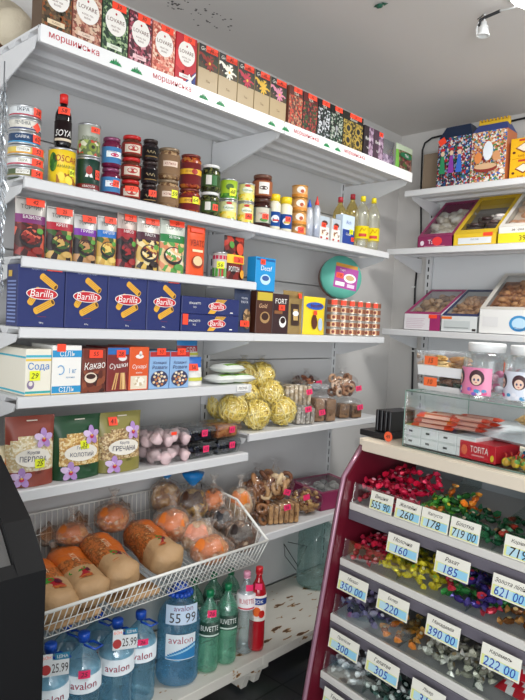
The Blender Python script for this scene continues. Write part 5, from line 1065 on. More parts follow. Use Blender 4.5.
# ================================================================== drinks on the bottom deck
ZD = .1675; LBL = mat('#dfe9ee', .35); WATER = film('#c3e3f0', .07, .06, .16, '#9fd0e6', bump=.25, bscale=22); BCAP = mat('#1d4fb4', .3); GRN = film('#c4ecda', .08, .06, .26, '#86ceb2', bump=.2, bscale=22); GCAP = mat('#157a4c', .35); CLW = film('#eef5f7', .08, .06, .14, '#c8d8dc', bump=.25, bscale=22)
def avl(size=1, wave=False):
    def art(m, su, R, z0, z1):
        m.txt(su, 'avalon', -.00, (z0+z1)/2+(z1-z0)*(.28 if wave else 0), .026*size, mat('#a02848'), 2, R*1.6)
        if wave:
            for k in range(14):
                q = k/13; a_ = -R*.92+R*1.84*k/14; hh = (z1-z0)*(.12+.5*q**.7); m.rect(su, a_, z0+.003, a_+R*.135, z0+hh, mat('#2f7fb8'), 3); m.rect(su, a_, z0+hh*(.55+.2*q), a_+R*.135, z0+hh*(.7+.2*q), mat('#9fd0e8'), 4)
    return art
def stand(px, py, X):
    """point of the deck line at pixel column px"""
    return at(px, py, X=X).y
def bplace(t, px, X, rz=None):
    y = at(px, 640, X=X).y; return put(t, (X, y, ZD), LR-math.atan2(y, -X)*.85 if rz is None else rz)
BOTT = [
 ('water_bottle', 140, 611, -1.76, .058, 'blue tinted water bottle with pink tag beside the big jug', [(.005, .235, .036, .022, '26', PINK)], 1),
 ('water_bottle', 117, 619, -1.74, .060, 'blue tinted water bottle with a hanging price card, second left of the jug', None, 1),
 ('water_bottle', 84, 632, -1.72, .058, 'blue tinted water bottle with a pink tag near the cooler', [(.0, .235, .036, .026, '25', PINK)], 1),
 ('water_bottle', 51, 643, -1.72, .058, 'blue tinted water bottle half hidden behind the cooler', None, 1),
 ('water_bottle', 98, 611, -1.90, .058, 'water bottle of the back row between the two price cards', None, 1),
 ('water_bottle', 67, 622, -1.90, .058, 'water bottle of the back row nearest the cooler', None, 1)]
for nm, px, py, X, R, lb, st, hd in BOTT:
    h = at(px, py, X=X).z-ZD; t = bottle(nm, R, h, WATER, BCAP, .013, LBL, avl(.9), .06, capR=.019, capH=.022, handle=True, lz=(.50, .66), stick=st, ribs=1); bplace(t, px, X); tag(t, lb, 'water bottle', 'blue tinted water bottles')
X = -1.775; h = at(179, 583, X=X).z-ZD
t = bottle('water_jug', .080, h, film('#b0daf0', .07, .06, .2, '#7cbce0', bump=.3, bscale=20), BCAP, .022, None, None, 0, capR=.028, capH=.03, square=.05, ribs=1)
y = at(178, 640, X=X).y; su = cyl(.0835); m = MB(); m.rect(su, -.058, h*.30, .058, h*.56, LBL, 2, 10); avl(1.0, True)(m, su, .062, h*.30, h*.56); m.build('label', t)
m = MB(); su2 = cyl(.083); m.rect(su2, -.062, h*.66, .062, h*.86, mat('#c9dcf0', .4), 2, 10); m.txt(su2, 'avalon', .005, h*.83, .020, mat('#7a2a68'), 3, .08); m.txt(su2, '55 99', .004, h*.73, .036, INK, 3, .1)
for k in range(10): m.ell(su2, .052*cos(k), h*.78+.02*sin(k), .001, .001, LBL, 3)
m.build('price_collar', t)
m = MB()
for k in range(16): a = 2*pi*k/16; m.ball((.042*cos(a), .042*sin(a), h*.905), .010, BCAP, 6, 4)
m.lathe([(.02, h*.90), (.044, h*.90), (.044, h*.915), (.02, h*.915)], BCAP, 24); m.build('neck_ring', t)
put(t, (X, y, ZD), LR-math.atan2(y, -X)*.8); tag(t, 'large blue water jug with a 55 99 price collar', 'water jug')
def vodk(c, s, c2):
    def art(m, su, R, z0, z1): m.txt(su, s, 0, (z0+z1)/2+.006, .020, mat(c), 2, R*1.7); m.rect(su, -R, z0+.004, R, z0+.010, mat(c2), 2, 6)
    return art
for px, py, X, lb, lab in ((209, 590, -1.74, 'left front green mineral water bottle with pink tag', 1), (227, 584, -1.735, 'right front green mineral water bottle with dark label', 1), (193, 579, -1.93, 'green bottle of the back row just right of the jug', 0), (212, 573, -1.93, 'green bottle of the back row in the middle', 0), (229, 569, -1.93, 'green bottle of the back row behind the pink cap', 0)):
    h = at(px, py, X=X).z-ZD; t = bottle('mineral_water_bottle', .043, h, GRN, GCAP, .012, mat('#12382c', .4), vodk('#e8f0ea', 'BUVETTE', '#c8dcd0'), .05, capR=.015, capH=.02, lz=(.46, .64), ribs=1, stick=[(.006, h*.76, .034, .028, '26', PINK)] if px == 209 else None); bplace(t, px-1, X); tag(t, lb, 'water bottle', 'green mineral water bottles')
X = -1.735; h = at(242, 573, X=X).z-ZD; t = bottle('mineral_water_bottle', .038, h, CLW, mat('#e8a0b8', .35), .012, mat('#e8e4e6', .4), vodk('#c02848', 'BUVETTE', '#d84a5a'), .05, capR=.015, capH=.02, lz=(.56, .74), ribs=1, stick=[(.008, h*.84, .03, .026, '', PINK)]); bplace(t, 244, X); tag(t, 'clear mineral water bottle with a pale pink cap', 'water bottle')
def fruit(m, su, R, z0, z1): m.rect(su, -R*1.2, z1-.035, R*1.2, z1-.008, mat('#22408a'), 2, 8); m.txt(su, 'SOK', 0, z1-.022, .014, PAPER, 3, R*1.3); m.ell(su, -.008, z0+.04, .017, .02, mat('#e8641c'), 2); m.ell(su, .014, z0+.03, .014, .016, mat('#c8241c'), 3); m.rect(su, -R, z0+.002, R, z0+.012, mat('#e8e4d8'), 2, 6)
X = -1.715; h = at(253, 569, X=X).z-ZD; t = bottle('juice_bottle', .034, h, mat('#a81a24', .12), mat('#c8242c', .35), .012, mat('#e8dcd4', .4), fruit, .04, capR=.015, capH=.022, lz=(.38, .68), stick=[(-.004, h*.8, .028, .026, '', PINK)]); bplace(t, 256, X); tag(t, 'red fruit drink bottle with a red cap at the shelf joint', 'bottle')
# price cards on the left bottles
def pcard(loc, rz, s, lb, rx=0):
    t = MB(); f = lambda u, v, o: (u, -.0006-o, v); t.box(-.05, .05, -.0005, .0005, -.03, .03, mat('#e8ecec', .4)); t.box(-.05, -.01, -.0006, .0006, .03, .055, mat('#e8ecec', .4)); t.box(0, .05, -.0006, .0006, .03, .055, mat('#2c7fa0', .4))
    t.ell(f, -.032, -.004, .018, .02, mat('#b83a3a'), 1); t.rect(f, -.045, .036, -.014, .05, PAPER, 1); t.txt(f, 'ЦІНА', .026, .042, .014, PAPER, 2, .04); t.txt(f, 'БОН', -.03, .043, .012, RED, 2, .03); t.txt(f, s, .018, 0, .034, INK, 2, .058)
    t.v = [(x*.8, y_, z*.8) for x, y_, z in t.v]; o = put(t.build('price_card'), loc, rz, rx); tag(o, lb, 'price card'); return o
for px, py, X, s, lb in ((125, 642, -1.675, '25.99', 'printed price card hanging on the bottle beside the jug'), (55, 668, -1.655, '25.99', 'printed price card on the bottle by the black cooler')):
    p = at(px, py, X=X); pcard((p.x, p.y, p.z), LR-.45, s, lb)
# big empty-looking water bottle at the far end
X = -1.96; y = at(317, 560, X=X).y; h = .395
t = bottle('water_jug', .105, h, film('#d8eae8', .06, .06, .08, '#b8d8d6', bump=.25, bscale=20), BCAP, .025, None, None, 0, capR=.03, capH=.025, ribs=1); put(t, (X, y, ZD), LR); tag(t, 'big clear greenish water bottle standing alone at the far end', 'water jug')
m = MB(); zz = [at(x_, y_, X=-2.05) for x_, y_ in ((288, 542), (307, 546), (298, 566), (284, 544), (285, 556), (296, 570))]; m.tube([p for p in zz], .0022, mat('#3a3c3c', .6), 5); tag(m.build('loose_wire'), 'thin dark wire bent against the back of the bottom shelf', 'wire')

# ================================================================== back wall shelves
YR = 3.12; Z1, Z2, Z3 = 2.2955, 1.9755, 1.5205
x, w, h = rslot(422, 439, 153, Z1, 3.2)
o = MB().box(-w/2, w/2, -.1, .1, 0, h, mat('#8c7a66', .7, bump=.1), .002).build('cardboard_box'); put(o, (x, 3.31, Z1)); tag(o, 'plain brown cardboard box behind the festive gift boxes', 'cardboard box')
def giftbox(a, b, pt, cols, topc, handle, lb):
    x, w, h = rslot(a, b, pt, Z1, YR); d = .12; t = empty('gift_box'); hh = h*.80 if not handle else h*.86; m = MB()
    m.box(-w/2, w/2, -d/2, d/2, 0, hh, mat(cols[0], .35)); k = .72 if not handle else .80
    a4 = [(-w/2, -d/2, hh), (w/2, -d/2, hh), (w/2, d/2, hh), (-w/2, d/2, hh)]; b4 = [(-w/2*k, -d/2*.5, h), (w/2*k, -d/2*.5, h), (w/2*k, d/2*.5, h), (-w/2*k, d/2*.5, h)]
    m.add(a4+b4, [(i, (i+1) % 4, 4+(i+1) % 4, 4+i) for i in range(4)]+[(4, 5, 6, 7)], mat(topc, .35)); su = front(d); m.rect(su, -w/2+.001, .002, w/2-.001, hh, mot(cols, 120, .3), 1)
    for q in range(26): m.ell(su, rnd.uniform(-.42, .42)*w, rnd.uniform(.04, .92)*hh, rnd.uniform(.004, .011), rnd.uniform(.004, .013), mat(rnd.choice(cols), .35), 2+.05*q, 9, rnd.random()*3)
    s2 = lambda u, v, o: (-w/2-o, -u, v); m.rect(s2, -d/2+.001, .002, d/2-.001, hh-.001, mot(cols, 40, .3), 1); m.build('box_body', t)
    if handle:
        m = MB(); m.box(-w*.46, w*.42, -.012, .012, h-.01, h+.022, mat('#e6bd2a', .4), .003)
        for q in range(9): m.box(-w*.44+q*w*.1, -w*.40+q*w*.1, -.013, .013, h+.02, h+.034, mat('#d8a81c', .4))
        m.build('handle', t)
    put(t, (x, YR+d/2+.005, Z1)); tag(t, lb, 'gift box', 'festive cardboard gift boxes'); return t, w, h, d
t, w, h, d = giftbox(438.5, 471.5, 124, ['#1d3350', '#c8343a', '#2c5a9a', '#e8d8c8', '#2f6a44', '#7a2a3c', '#9ab8d8', '#16243c'], '#1b2c48', False, 'dark blue gift box with small figures in red and blue'); sticker(t, front(d), -w*.3, h*.72, .04, .034, '', RED, .5, 60)
m = MB(); su = front(d)
for k, (fx, c) in enumerate(((-.05, '#2c8a5a'), (.0, '#8a3aa0'), (.045, '#3a6ac8'))):
    m.ell(su, fx, h*.52, .011, .013, mat('#e8c8a8'), 60); m.poly(su, [(fx-.018, h*.2), (fx+.018, h*.2), (fx+.008, h*.48), (fx-.008, h*.48)], mat(c), 59); m.rect(su, fx-.010, h*.05, fx-.004, h*.2, mat('#1c1c24'), 59); m.rect(su, fx+.004, h*.05, fx+.010, h*.2, mat('#1c1c24'), 59); m.rect(su, fx-.013, h*.56, fx+.013, h*.60, mat('#c02a34'), 61)
m.build('printed_picture', t)
t, w, h, d = giftbox(472, 507, 122, ['#c8703a', '#e8d8c8', '#3a72c0', '#4a8a4a', '#d8a878', '#f0ece4', '#a83a2c', '#e0b890'], '#3a4a8a', True, 'colourful gift box with a yellow comb shaped handle')
m = MB(); su = front(d); m.ell(su, 0, h*.22, w*.34, h*.07, mat('#8a2c24'), 60, 16); m.ell(su, 0, h*.25, w*.32, h*.05, mat('#d8b088'), 61, 16); m.ell(su, .01, h*.5, w*.14, h*.16, mat('#e8eef4'), 60, 14); m.ell(su, -.04, h*.4, .02, .03, mat('#e08a4a'), 61); m.ell(su, .055, h*.4, .02, .026, mat('#d89a6a'), 61)
m.build('printed_picture', t)
for k, (a, b, pt, dz) in enumerate(((508, 536, 152, 0), (509, 537, 135, 1))):
    x, w, h = rslot(a, b, pt, Z1, YR); hh = .10
    def art(m, su, w, h): m.ell(su, 0, h*.5, w*.32, h*.26, mat('#8a4a1c'), 2, 4); m.ell(su, 0, h*.52, w*.26, h*.2, mat('#f0e4d0'), 3, 4); m.ell(su, -w*.36, h*.3, .008, .006, mat('#5a2c14'), 3); m.rect(su, -w*.2, h*.84, w*.3, h*.94, mat('#c03a24'), 2); m.txt(su, 'Хліб', -w*.1, h*.12, .012, mat('#8a3a1c'), 3, w*.3)
    o = carton('rusk_box', w, .1, hh, mat('#f2b81c', .35), art); put(o, (x+.004, YR+.06, Z1+dz*(hh+.001))); tag(o, ('lower of two yellow snack packs at the right end of the top shelf', 'upper of two yellow snack packs at the right end of the top shelf')[k], 'snack pack', 'yellow snack packs')
# second shelf: slanted window boxes
def wb(a, b, z, Y=YR): p0 = at(a, 243 if z > 1.8 else 333, Y=Y).x; p1 = at(b, 243 if z > 1.8 else 333, Y=Y).x; return (p0+p1)/2, (p1-p0)
D2 = .30
x, w = wb(417.5, 452.3, Z2)
def art(m, su, w, h): m.ell(su, -w*.36, h*.42, .012, .014, mat('#e8dce4'), 2, 10); m.txt(su, 'Tango', w*.0, h*.45, .030, mat('#f0e8ec'), 2, w*.5); m.ell(su, .015, h*.55, .03, .024, mat('#e83a3c'), 3, 12); m.rect(su, -w*.3, h*.08, w*.3, h*.14, mat('#c88aa0'), 2)
cakebox('cake_box', w, D2,   .058, .30, '#8a2a58', cakes(['#e8e0d4', '#f0ece4', '#d8ccb8'], 44, .030), (x, YR+D2/2, Z2), 0, 'maroon slanted window box with white sweets', art, frame='#93305f', grp='slanted window boxes, second shelf')
x, w = wb(453, 496.5, Z2)
def art(m, su, w, h): m.rect(su, -w*.38, h*.14, w*.38, h*.66, mat('#dce0e2'), 2); m.txt(su, 'СОСТАВ', 0, h*.5, .008, mat('#6a6a6a'), 3, w*.4)
def choco(m, w, d, hf, hb):
    for k, (fx, fy, c) in enumerate(((-.2, -.15, '#3c2c2c'), (-.02, .0, '#3a2828'), (.26, .05, '#e8e0dc'), (.22, -.1, '#5a4444'))):
        y = fy*d; zc = hf+(hb-hf)*(fy+.5)-.03
        for q in range(7): a = q*.9; m.tube([(fx*w+(.016+.012*(q % 3))*cos(a+j*.5), y+(.016+.012*(q % 3))*sin(a+j*.5), zc) for j in range(5)], .010, mat(c, .4, bump=.3), 6)
        m.ball((fx*w, y, zc-.02), (.05, .05, .025), mat(c, .5), 12, 6)
    m.prism([(-d*.46, .004), (d*.46, .004), (d*.46, hb-.07), (-d*.46, .015)], -w*.46, w*.46, 'x', mat('#8c8886', .7))
cakebox('cake_box', w, D2, .062, .31, '#e0bc2c', choco, (x, YR+D2/2, Z2), 0, 'yellow slanted window box with dark and white sweets', art, [(w*.30, .055, .05, .018, '')], win=.80, grp='slanted window boxes, second shelf')
x, w = wb(497.5, 548, Z2)
def art(m, su, w, h): m.rect(su, -w/2+.002, .004, w/2-.002, h*.62, mat('#ecd82a'), 2); m.txt(su, 'зефірка', -w*.1, h*.8, .016, INK, 3, w*.6, 0, .2); m.txt(su, '39', .0, h*.3, .026, INK, 3)
cakebox('cake_box', w, D2, .085, .32, '#e8e4dc', cakes(['#e8c8a8', '#e0a884', '#f0e0d0'], 30, .030), (x, YR+D2/2, Z2), 0, 'white and yellow slanted window box, rightmost on its shelf', art, grp='slanted window boxes, second shelf')
# third shelf
x, w = wb(403, 439.5, Z3)
def art(m, su, w, h):
    m.rect(su, w*.22, .001, w/2, h-.001, mat('#a02a68'), 2)
    for k in range(6): m.rect(su, -w*.42, h*(.16+.11*k), w*(.02+.12*((k*7) % 3)/3), h*(.18+.11*k), mat('#c8a8b8'), 2)
cakebox('cake_box', w, .30, .090, .245, '#e4dfe2', cakes(['#b08a64', '#d0aa84', '#8a6444', '#c09a74'], 60, .024), (x, YR+.15, Z3), 0, 'white and maroon slanted box of brown cookies', art, [(w*.30, .078, .05, .02, '')], frame='#a02a68', grp='slanted window boxes, third shelf')
x, w = wb(440.3, 477, Z3)
def art(m, su, w, h): m.rect(su, -w*.42, h*.2, w*.3, h*.7, mat('#c4cbcb'), 2); m.rect(su, -w*.4, h*.25, w*.26, h*.3, mat('#8a9090'), 3); m.rect(su, w*.36, h*.1, w*.46, h*.24, INK, 2); m.rect(su, -w/2+.002, h*.8, -w*.2, h*.96, mat('#e8702a'), 2)
t = cakebox('cake_box', w, .30, .085, .245, '#d8dcdc', cakes(['#b0845c', '#8a5f3c', '#cba077'], 110, .017), (x, YR+.15, Z3), 0, 'navy and yellow rimmed slanted box of small nuts', art, frame='#2b3560', grp='slanted window boxes, third shelf')
x, w = wb(478, 545, Z3)
def art(m, su, w, h): m.ell(su, w*.12, h*.46, .050, .040, mat('#3a8fc8'), 2, 18); m.ell(su, w*.12, h*.46, .036, .028, mat('#bcdcf0'), 3, 16); m.txt(su, 'Одеса', w*.14, h*.24, .020, mat('#1f4f90'), 4, w*.3, 0, .2); m.rect(su, -w*.44, h*.3, -w*.2, h*.7, mat('#dcdcdc'), 2)
cakebox('cake_box', w, .30, .125, .335, '#e4e4e2', cakes(['#b87f4c', '#d09a64', '#9a6238'], 110, .022), (x, YR+.15, Z3), 0, 'large white slanted box of golden nuts with blue emblem', art, frame='#c8c4bc', win=.86, grp='slanted window boxes, third shelf')

# ================================================================== on top of the candy case
def atc(px, py, yl):
    """local (u, z) on the case plane y = yl"""
    d = cM.to_3x3().transposed() @ ray(px, py); o = cM.inverted() @ CAM; t = (yl-o.y)/d.y; q = o+d*t; return q.x, q.z
ZC_ = 1.1215
def cb(name, u0, u1, y0, y1, z0, z1, c, ch=.002): o = MB().box(-(u1-u0)/2, (u1-u0)/2, -(y1-y0)/2, (y1-y0)/2, 0, z1-z0, c, ch).build(name); cput(o, (u0+u1)/2, (y0+y1)/2, z0); return o
GX0, GX1, GY0, GY1, GZ = .158, 1.22, .022, .40, 1.315
t = empty('glass_showcase'); th = .004
def gp(nm, *a): MB().box(*a, GLASSM).build(nm, t)
gp('top_pane', GX0, GX1, GY0, GY1, GZ-th, GZ); gp('side_pane', GX0, GX0+th, GY0, GY1, ZC_, GZ-th); gp('side_pane', GX1-th, GX1, GY0, GY1, ZC_, GZ-th); gp('front_pane', GX0+th, GX1-th, GY0, GY0+th, ZC_, GZ-th); gp('base_pane', GX0, GX1, GY0, GY1, ZC_, ZC_+.003)
m = MB(); eg = mat('#7f9c92', .2)
for (a, b) in (((GX0, GY0, GZ), (GX1, GY0, GZ)), ((GX0, GY0, ZC_), (GX0, GY0, GZ)), ((GX0, GY0, GZ), (GX0, GY1, GZ)), ((GX0, GY0, ZC_+.002), (GX1, GY0, ZC_+.002)), ((GX0, GY1, GZ), (GX1, GY1, GZ)), ((GX0, GY1, ZC_), (GX0, GY1, GZ))): m.tube([a, b], .0022, eg, 5)
m.build('glass_edge', t); cput(t, 0, 0, 0); tag(t, 'low glass showcase box standing on the wood counter', 'glass case')
# black rack and tag
t = empty('black_rack'); m = MB(); m.box(-.07, .055, -.10, .10, 0, .022, BLACK, .003); m.build('base', t)
m = MB()
for k in range(4): m.box(-.022+.02*k, -.010+.02*k, -.07, .07, .022, .10, BLACK, .002)
m.build('rack_slot', t); u, z = atc(389, 430, .12); cput(t, u-.004, .14, ZC_+.001); tag(t, 'small black plastic rack at the left end of the counter', 'rack')
o = MB(); f = lambda u, v, q: (u, -.001-q, v); o.ell(f, 0, .018, .018, .018, mat('#f2643c', .5), 0, 14); o.ell(lambda u, v, q: (u, .001, v), 0, .018, .018, .018, mat('#f2643c', .5), 0, 14); o.txt(f, '49', 0, .018, .013, INK, 1); u, z = atc(388, 441, .03); cput(put(o.build('price_tag'), (0, 0, 0)), u, .03, ZC_+.001); tag(bpy.data.objects['price_tag'], 'round orange price tag standing on the counter before the black rack', 'price tag')
# inside the showcase
u0, _ = atc(404, 440, .06); wbx = .071
for r in range(2):
    for k in range(4):
        def art(m, su, w, h, k=k): m.rect(su, -w*.2, h*.36, w*.02, h*.56, mat('#4a4a4a'), 2); m.rect(su, -w/2+.001, h*.82, w/2-.001, h-.001, mat('#d8dcdc'), 1)
        o = carton('gum_box', wbx-.002, .12, .034, mat('#f0f1f2', .4), art, None, mat(('#c9c82c', '#7a8a94', '#5a6a74', '#b8c8d4')[k], .4) if r else None)
        cput(o, u0+.010+wbx*(k+.5), .105, ZC_+.0045+.0345*r); tag(o, ('white gum box, bottom row, %s from the left' if r == 0 else 'white gum box, top row, %s from the left') % ('first', 'second', 'third', 'fourth')[k], 'candy box', 'white gum boxes in the showcase')
# orange wrapped bars heaped on the boxes
bm_ = None
for k in range(14):
    if bm_ is None:
        m = MB(); L, W, Hh = .15, .036, .016; nx, ny = 10, 4
        for sg in (1, -1):
            vs = [((i/nx-.5)*L, (j/ny-.5)*W, Hh/2+sg*Hh/2*max(0, (1-(2*i/nx-1)**6)*(1-(2*j/ny-1)**2))**.5) for j in range(ny+1) for i in range(nx+1)]
            fs = [(j*(nx+1)+i, j*(nx+1)+i+1, (j+1)*(nx+1)+i+1, (j+1)*(nx+1)+i) for j in range(ny) for i in range(nx)]; ml = [mat('#d9482c', .3) if (i < 2 or i > 7) else mat('#b8543c', .3) if j % 2 else mat('#e8b0a0', .3) for j in range(ny) for i in range(nx)]
            m.add(vs, fs if sg > 0 else [f[::-1] for f in fs], ml, True)
        o = bm_ = m.build('candy_bar')
    else: o = bm_.copy(); C.objects.link(o)
    r, c = divmod(k, 5); cput(o, .245+.095*(c % 2)+.01*r, .07+.033*c+.0*r, ZC_+.075+.0165*r+.004*(c % 2), .12+.1*rnd.random(), .35 if c < 1 else 0)
    tag(o, 'orange and red wrapped candy bar heaped on the white gum boxes', 'candy bar', 'orange candy bars in the showcase')
ua, _ = atc(461, 455, .05); ub, _ = atc(497, 458, .05)
def art(m, su, w, h): m.txt(su, 'TOFITA', w*.06, h*.62, .020, PAPER, 2, w*.5); m.rect(su, -w*.14, h*.24, w*.2, h*.32, mat('#e8a0a0'), 2); m.ell(su, -w*.36, h*.5, w*.09, h*.3, mat('#f0704a'), 2, 10); m.ell(su, w*.42, h*.3, w*.05, h*.2, mat('#e8c83a'), 2, 8)
o = carton('toffee_box', ub-ua, .14, .055, mat('#cf2634', .35), art); cput(o, (ua+ub)/2, .11, ZC_+.0045); tag(o, 'bright red toffee box inside the glass showcase', 'candy box')
ball = None
for k in range(14):
    if ball is None:
        m = MB(); m.ball((0, 0, .014), .014, mot(['#e8c83a', '#c89a3a', '#6a9a4a', '#e8d87a'], 60, .35), 12, 8); m.tube([(0, 0, .027), (.002, 0, .036), (.006, 0, .040)], .003, mat('#c83a2c', .4), 6); o = ball = m.build('wrapped_sweet')
    else: o = ball.copy(); C.objects.link(o)
    r, c = divmod(k, 5) if k < 10 else (k-10, 2); cput(o, ub+.028+.031*(k % 5), .055+.032*(k//5), ZC_+.0045, rnd.random()*3); tag(o, 'yellow and green ball sweet beside the red toffee box', 'sweet', 'ball sweets in the showcase')
o = cb('candy_tray', ub+.02, ub+.2, .16, .30, ZC_+.0045, ZC_+.04, mat('#3a8cc0', .4)); tag(o, 'blue tray with an orange lining behind the ball sweets', 'tray')
for k in range(5): oo = MB().box(-.03, .03, -.05, .05, 0, .014, mat(('#e0682c', '#d88a3c')[k % 2], .35, bump=.2), .004).build('candy_bar'); cput(oo, ub+.045+.03*k, .23, ZC_+.041, .2*k); tag(oo, 'orange bar lying in the blue tray', 'candy bar', 'bars in the blue tray')
def bagflat(nm, c, u, y, z, L, W, H, rz, rx, lb):
    m = MB(); nx, ny = 12, 8
    for sg in (1, -1):
        vs = [((i/nx-.5)*L, (j/ny-.5)*W, H/2+sg*H/2*max(0, (1-(2*i/nx-1)**4)*(1-(2*j/ny-1)**2))**.5*(1+.2*rnd.random())) for j in range(ny+1) for i in range(nx+1)]
        fs = [(j*(nx+1)+i, j*(nx+1)+i+1, (j+1)*(nx+1)+i+1, (j+1)*(nx+1)+i) for j in range(ny) for i in range(nx)]; m.add(vs, fs if sg > 0 else [f[::-1] for f in fs], c, True)
    o = m.build(nm); cput(o, u, y, z, rz, rx); tag(o, lb, 'candy bag'); return o
bagflat('candy_bag', mat('#dde2ea', .3, bump=.4), .475, .20, ZC_+.062, .24, .17, .035, -.15, .08, 'white translucent candy bag lying in the showcase over the red box')
bagflat('candy_bag', mot(['#b8925a', '#c9a878', '#8a6a3c', '#d8c09a'], 60, .3, 'N', .3), .50, .32, ZC_+.10, .16, .10, .04, -.1, .1, 'tan candy bag at the back of the showcase')
# on the showcase glass
def opentray(u, y, z, w, d, h, inner, lb, s):
    t = empty('sweet_tray'); m = MB(); wl = mat('#eceeee', .3); m.box(-w/2, w/2, -d/2, d/2, 0, .004, wl)
    m.prism([(-d/2, 0), (-d/2-.008, h*.4), (-d/2-.005, h*.4), (-d/2+.003, 0)], -w/2, w/2, 'x', wl); m.prism([(d/2, 0), (d/2, h*.4), (d/2+.003, h*.4), (d/2+.003, 0)], -w/2, w/2, 'x', wl)
    for s_ in (-1, 1): m.box(s_*w/2-.002, s_*w/2+.002, -d/2, d/2, 0, h*.4, wl)
    m.build('tray', t); m = MB()
    for k in range(16): m.ball((rnd.uniform(-.42, .42)*w, rnd.uniform(-.4, .4)*d, .014+rnd.random()*h*.6), (.030, .02, .012), mat(inner[k % len(inner)], .3, .2, .5), 8, 5, False, .5)
    m.build('sachets', t); m = MB(); m.box(-w/2-.004, w/2+.004, -d/2-.009, d/2+.004, h*.4, h, film('#f8fafa', .05, .1)); m.build('clear_lid', t)
    sticker(t, lambda u, v, o: (u, -d/2-.012-o, v), -w*.16, h*.62, .055, .030, s, mat('#f5703a', .5)); cput(t, u, y, z); tag(t, lb, 'sweet tray', 'clear trays on the showcase'); return t
ua, _ = atc(419, 385, .12); ub, _ = atc(460, 390, .12)
opentray((ua+ub)/2, .19, GZ+.001, ub-ua, .14, .050, ['#8a5a3a', '#6a4a2c', '#3a5a3a', '#a87a4a'], 'lower clear lidded tray of brown sweets on the glass', '10')
opentray((ua+ub)/2+.004, .19, GZ+.053, ub-ua+.012, .15, .085, ['#c9a05a', '#b88a4a', '#d8bc84', '#a8743c'], 'upper white tray of golden sachets on the glass', '15')
def candyjar(a, b, pt, lb, c1, st):
    yl = .13; ua, _ = atc(a, 380, yl); ub, _ = atc(b, 380, yl); _, zt = atc((a+b)/2, pt, yl); R = (ub-ua)/2*.97; h = zt-GZ; t = empty('candy_jar'); hn = h*.83
    m = MB(); m.lathe([(0, .001), (R*.9, .001), (R, .012), (R, hn*.8), (R*.93, hn*.93), (R*.75, hn)], film('#f2f6f6', .10, .06), 28); m.build('jar_body', t)
    m = MB(); m.lathe([(0, hn), (R*.80, hn), (R*.82, h-.004), (R*.78, h), (0, h)], WHITE, 28); m.build('lid', t)
    m = MB()
    for k in range(26): aa = rnd.random()*6.28; q = math.sqrt(rnd.random())*R*.72; m.ball((q*cos(aa), q*sin(aa), .02+rnd.random()*hn*.5), (.018, .014, .012), mat(('#e8d8dc', '#d8a8b8', '#e8e8f0', c1)[k % 4], .4), 7, 5)
    m.build('sweets', t)
    su = cyl(R+.001); m = MB(); m.rect(su, -R*1.15, hn*.06, R*1.15, hn*.66, mat(c1, .35), 2, 16)
    for s_, hc in ((-1, '#26222c'), (1, '#4a2c34')):
        m.ell(su, s_*R*.5, hn*.44, R*.34, R*.36, mat(hc, .4), 4, 16); m.ell(su, s_*R*.5, hn*.40, R*.22, R*.24, mat('#f0cdb8', .4), 5, 14)
        for q in (-1, 1): m.ell(su, s_*R*.5+q*R*.09, hn*.40, R*.045, R*.06, mat('#2a3a6a'), 6, 8)
        m.ell(su, s_*R*.5, hn*.34, R*.05, R*.02, mat('#c83a5a'), 6, 8)
    for k in range(14): m.ell(su, rnd.uniform(-1, 1)*R, hn*rnd.uniform(.08, .2), .008, .006, mat(rnd.choice(['#8a6ac8', '#e84a8a', '#f0f0f8', '#4a9ac8'])), 4+.05*k, 8)
    m.build('label', t)
    if st: sticker(t, su, -R*.8, hn*.72, .036, .032, st, mat('#f5703a', .5), .2, 8)
    cput(t, (ua+ub)/2, yl+R*.3, GZ+.001, -.3); tag(t, lb, 'candy jar', 'clear candy jars on the showcase'); return t
candyjar(461.5, 502.5, 343, 'clear candy jar with pink doll label and white lid', '#e887ae', None)
candyjar(503.5, 544, 346, 'clear candy jar with pale label, cut by the right edge', '#dfe4f0', '38')

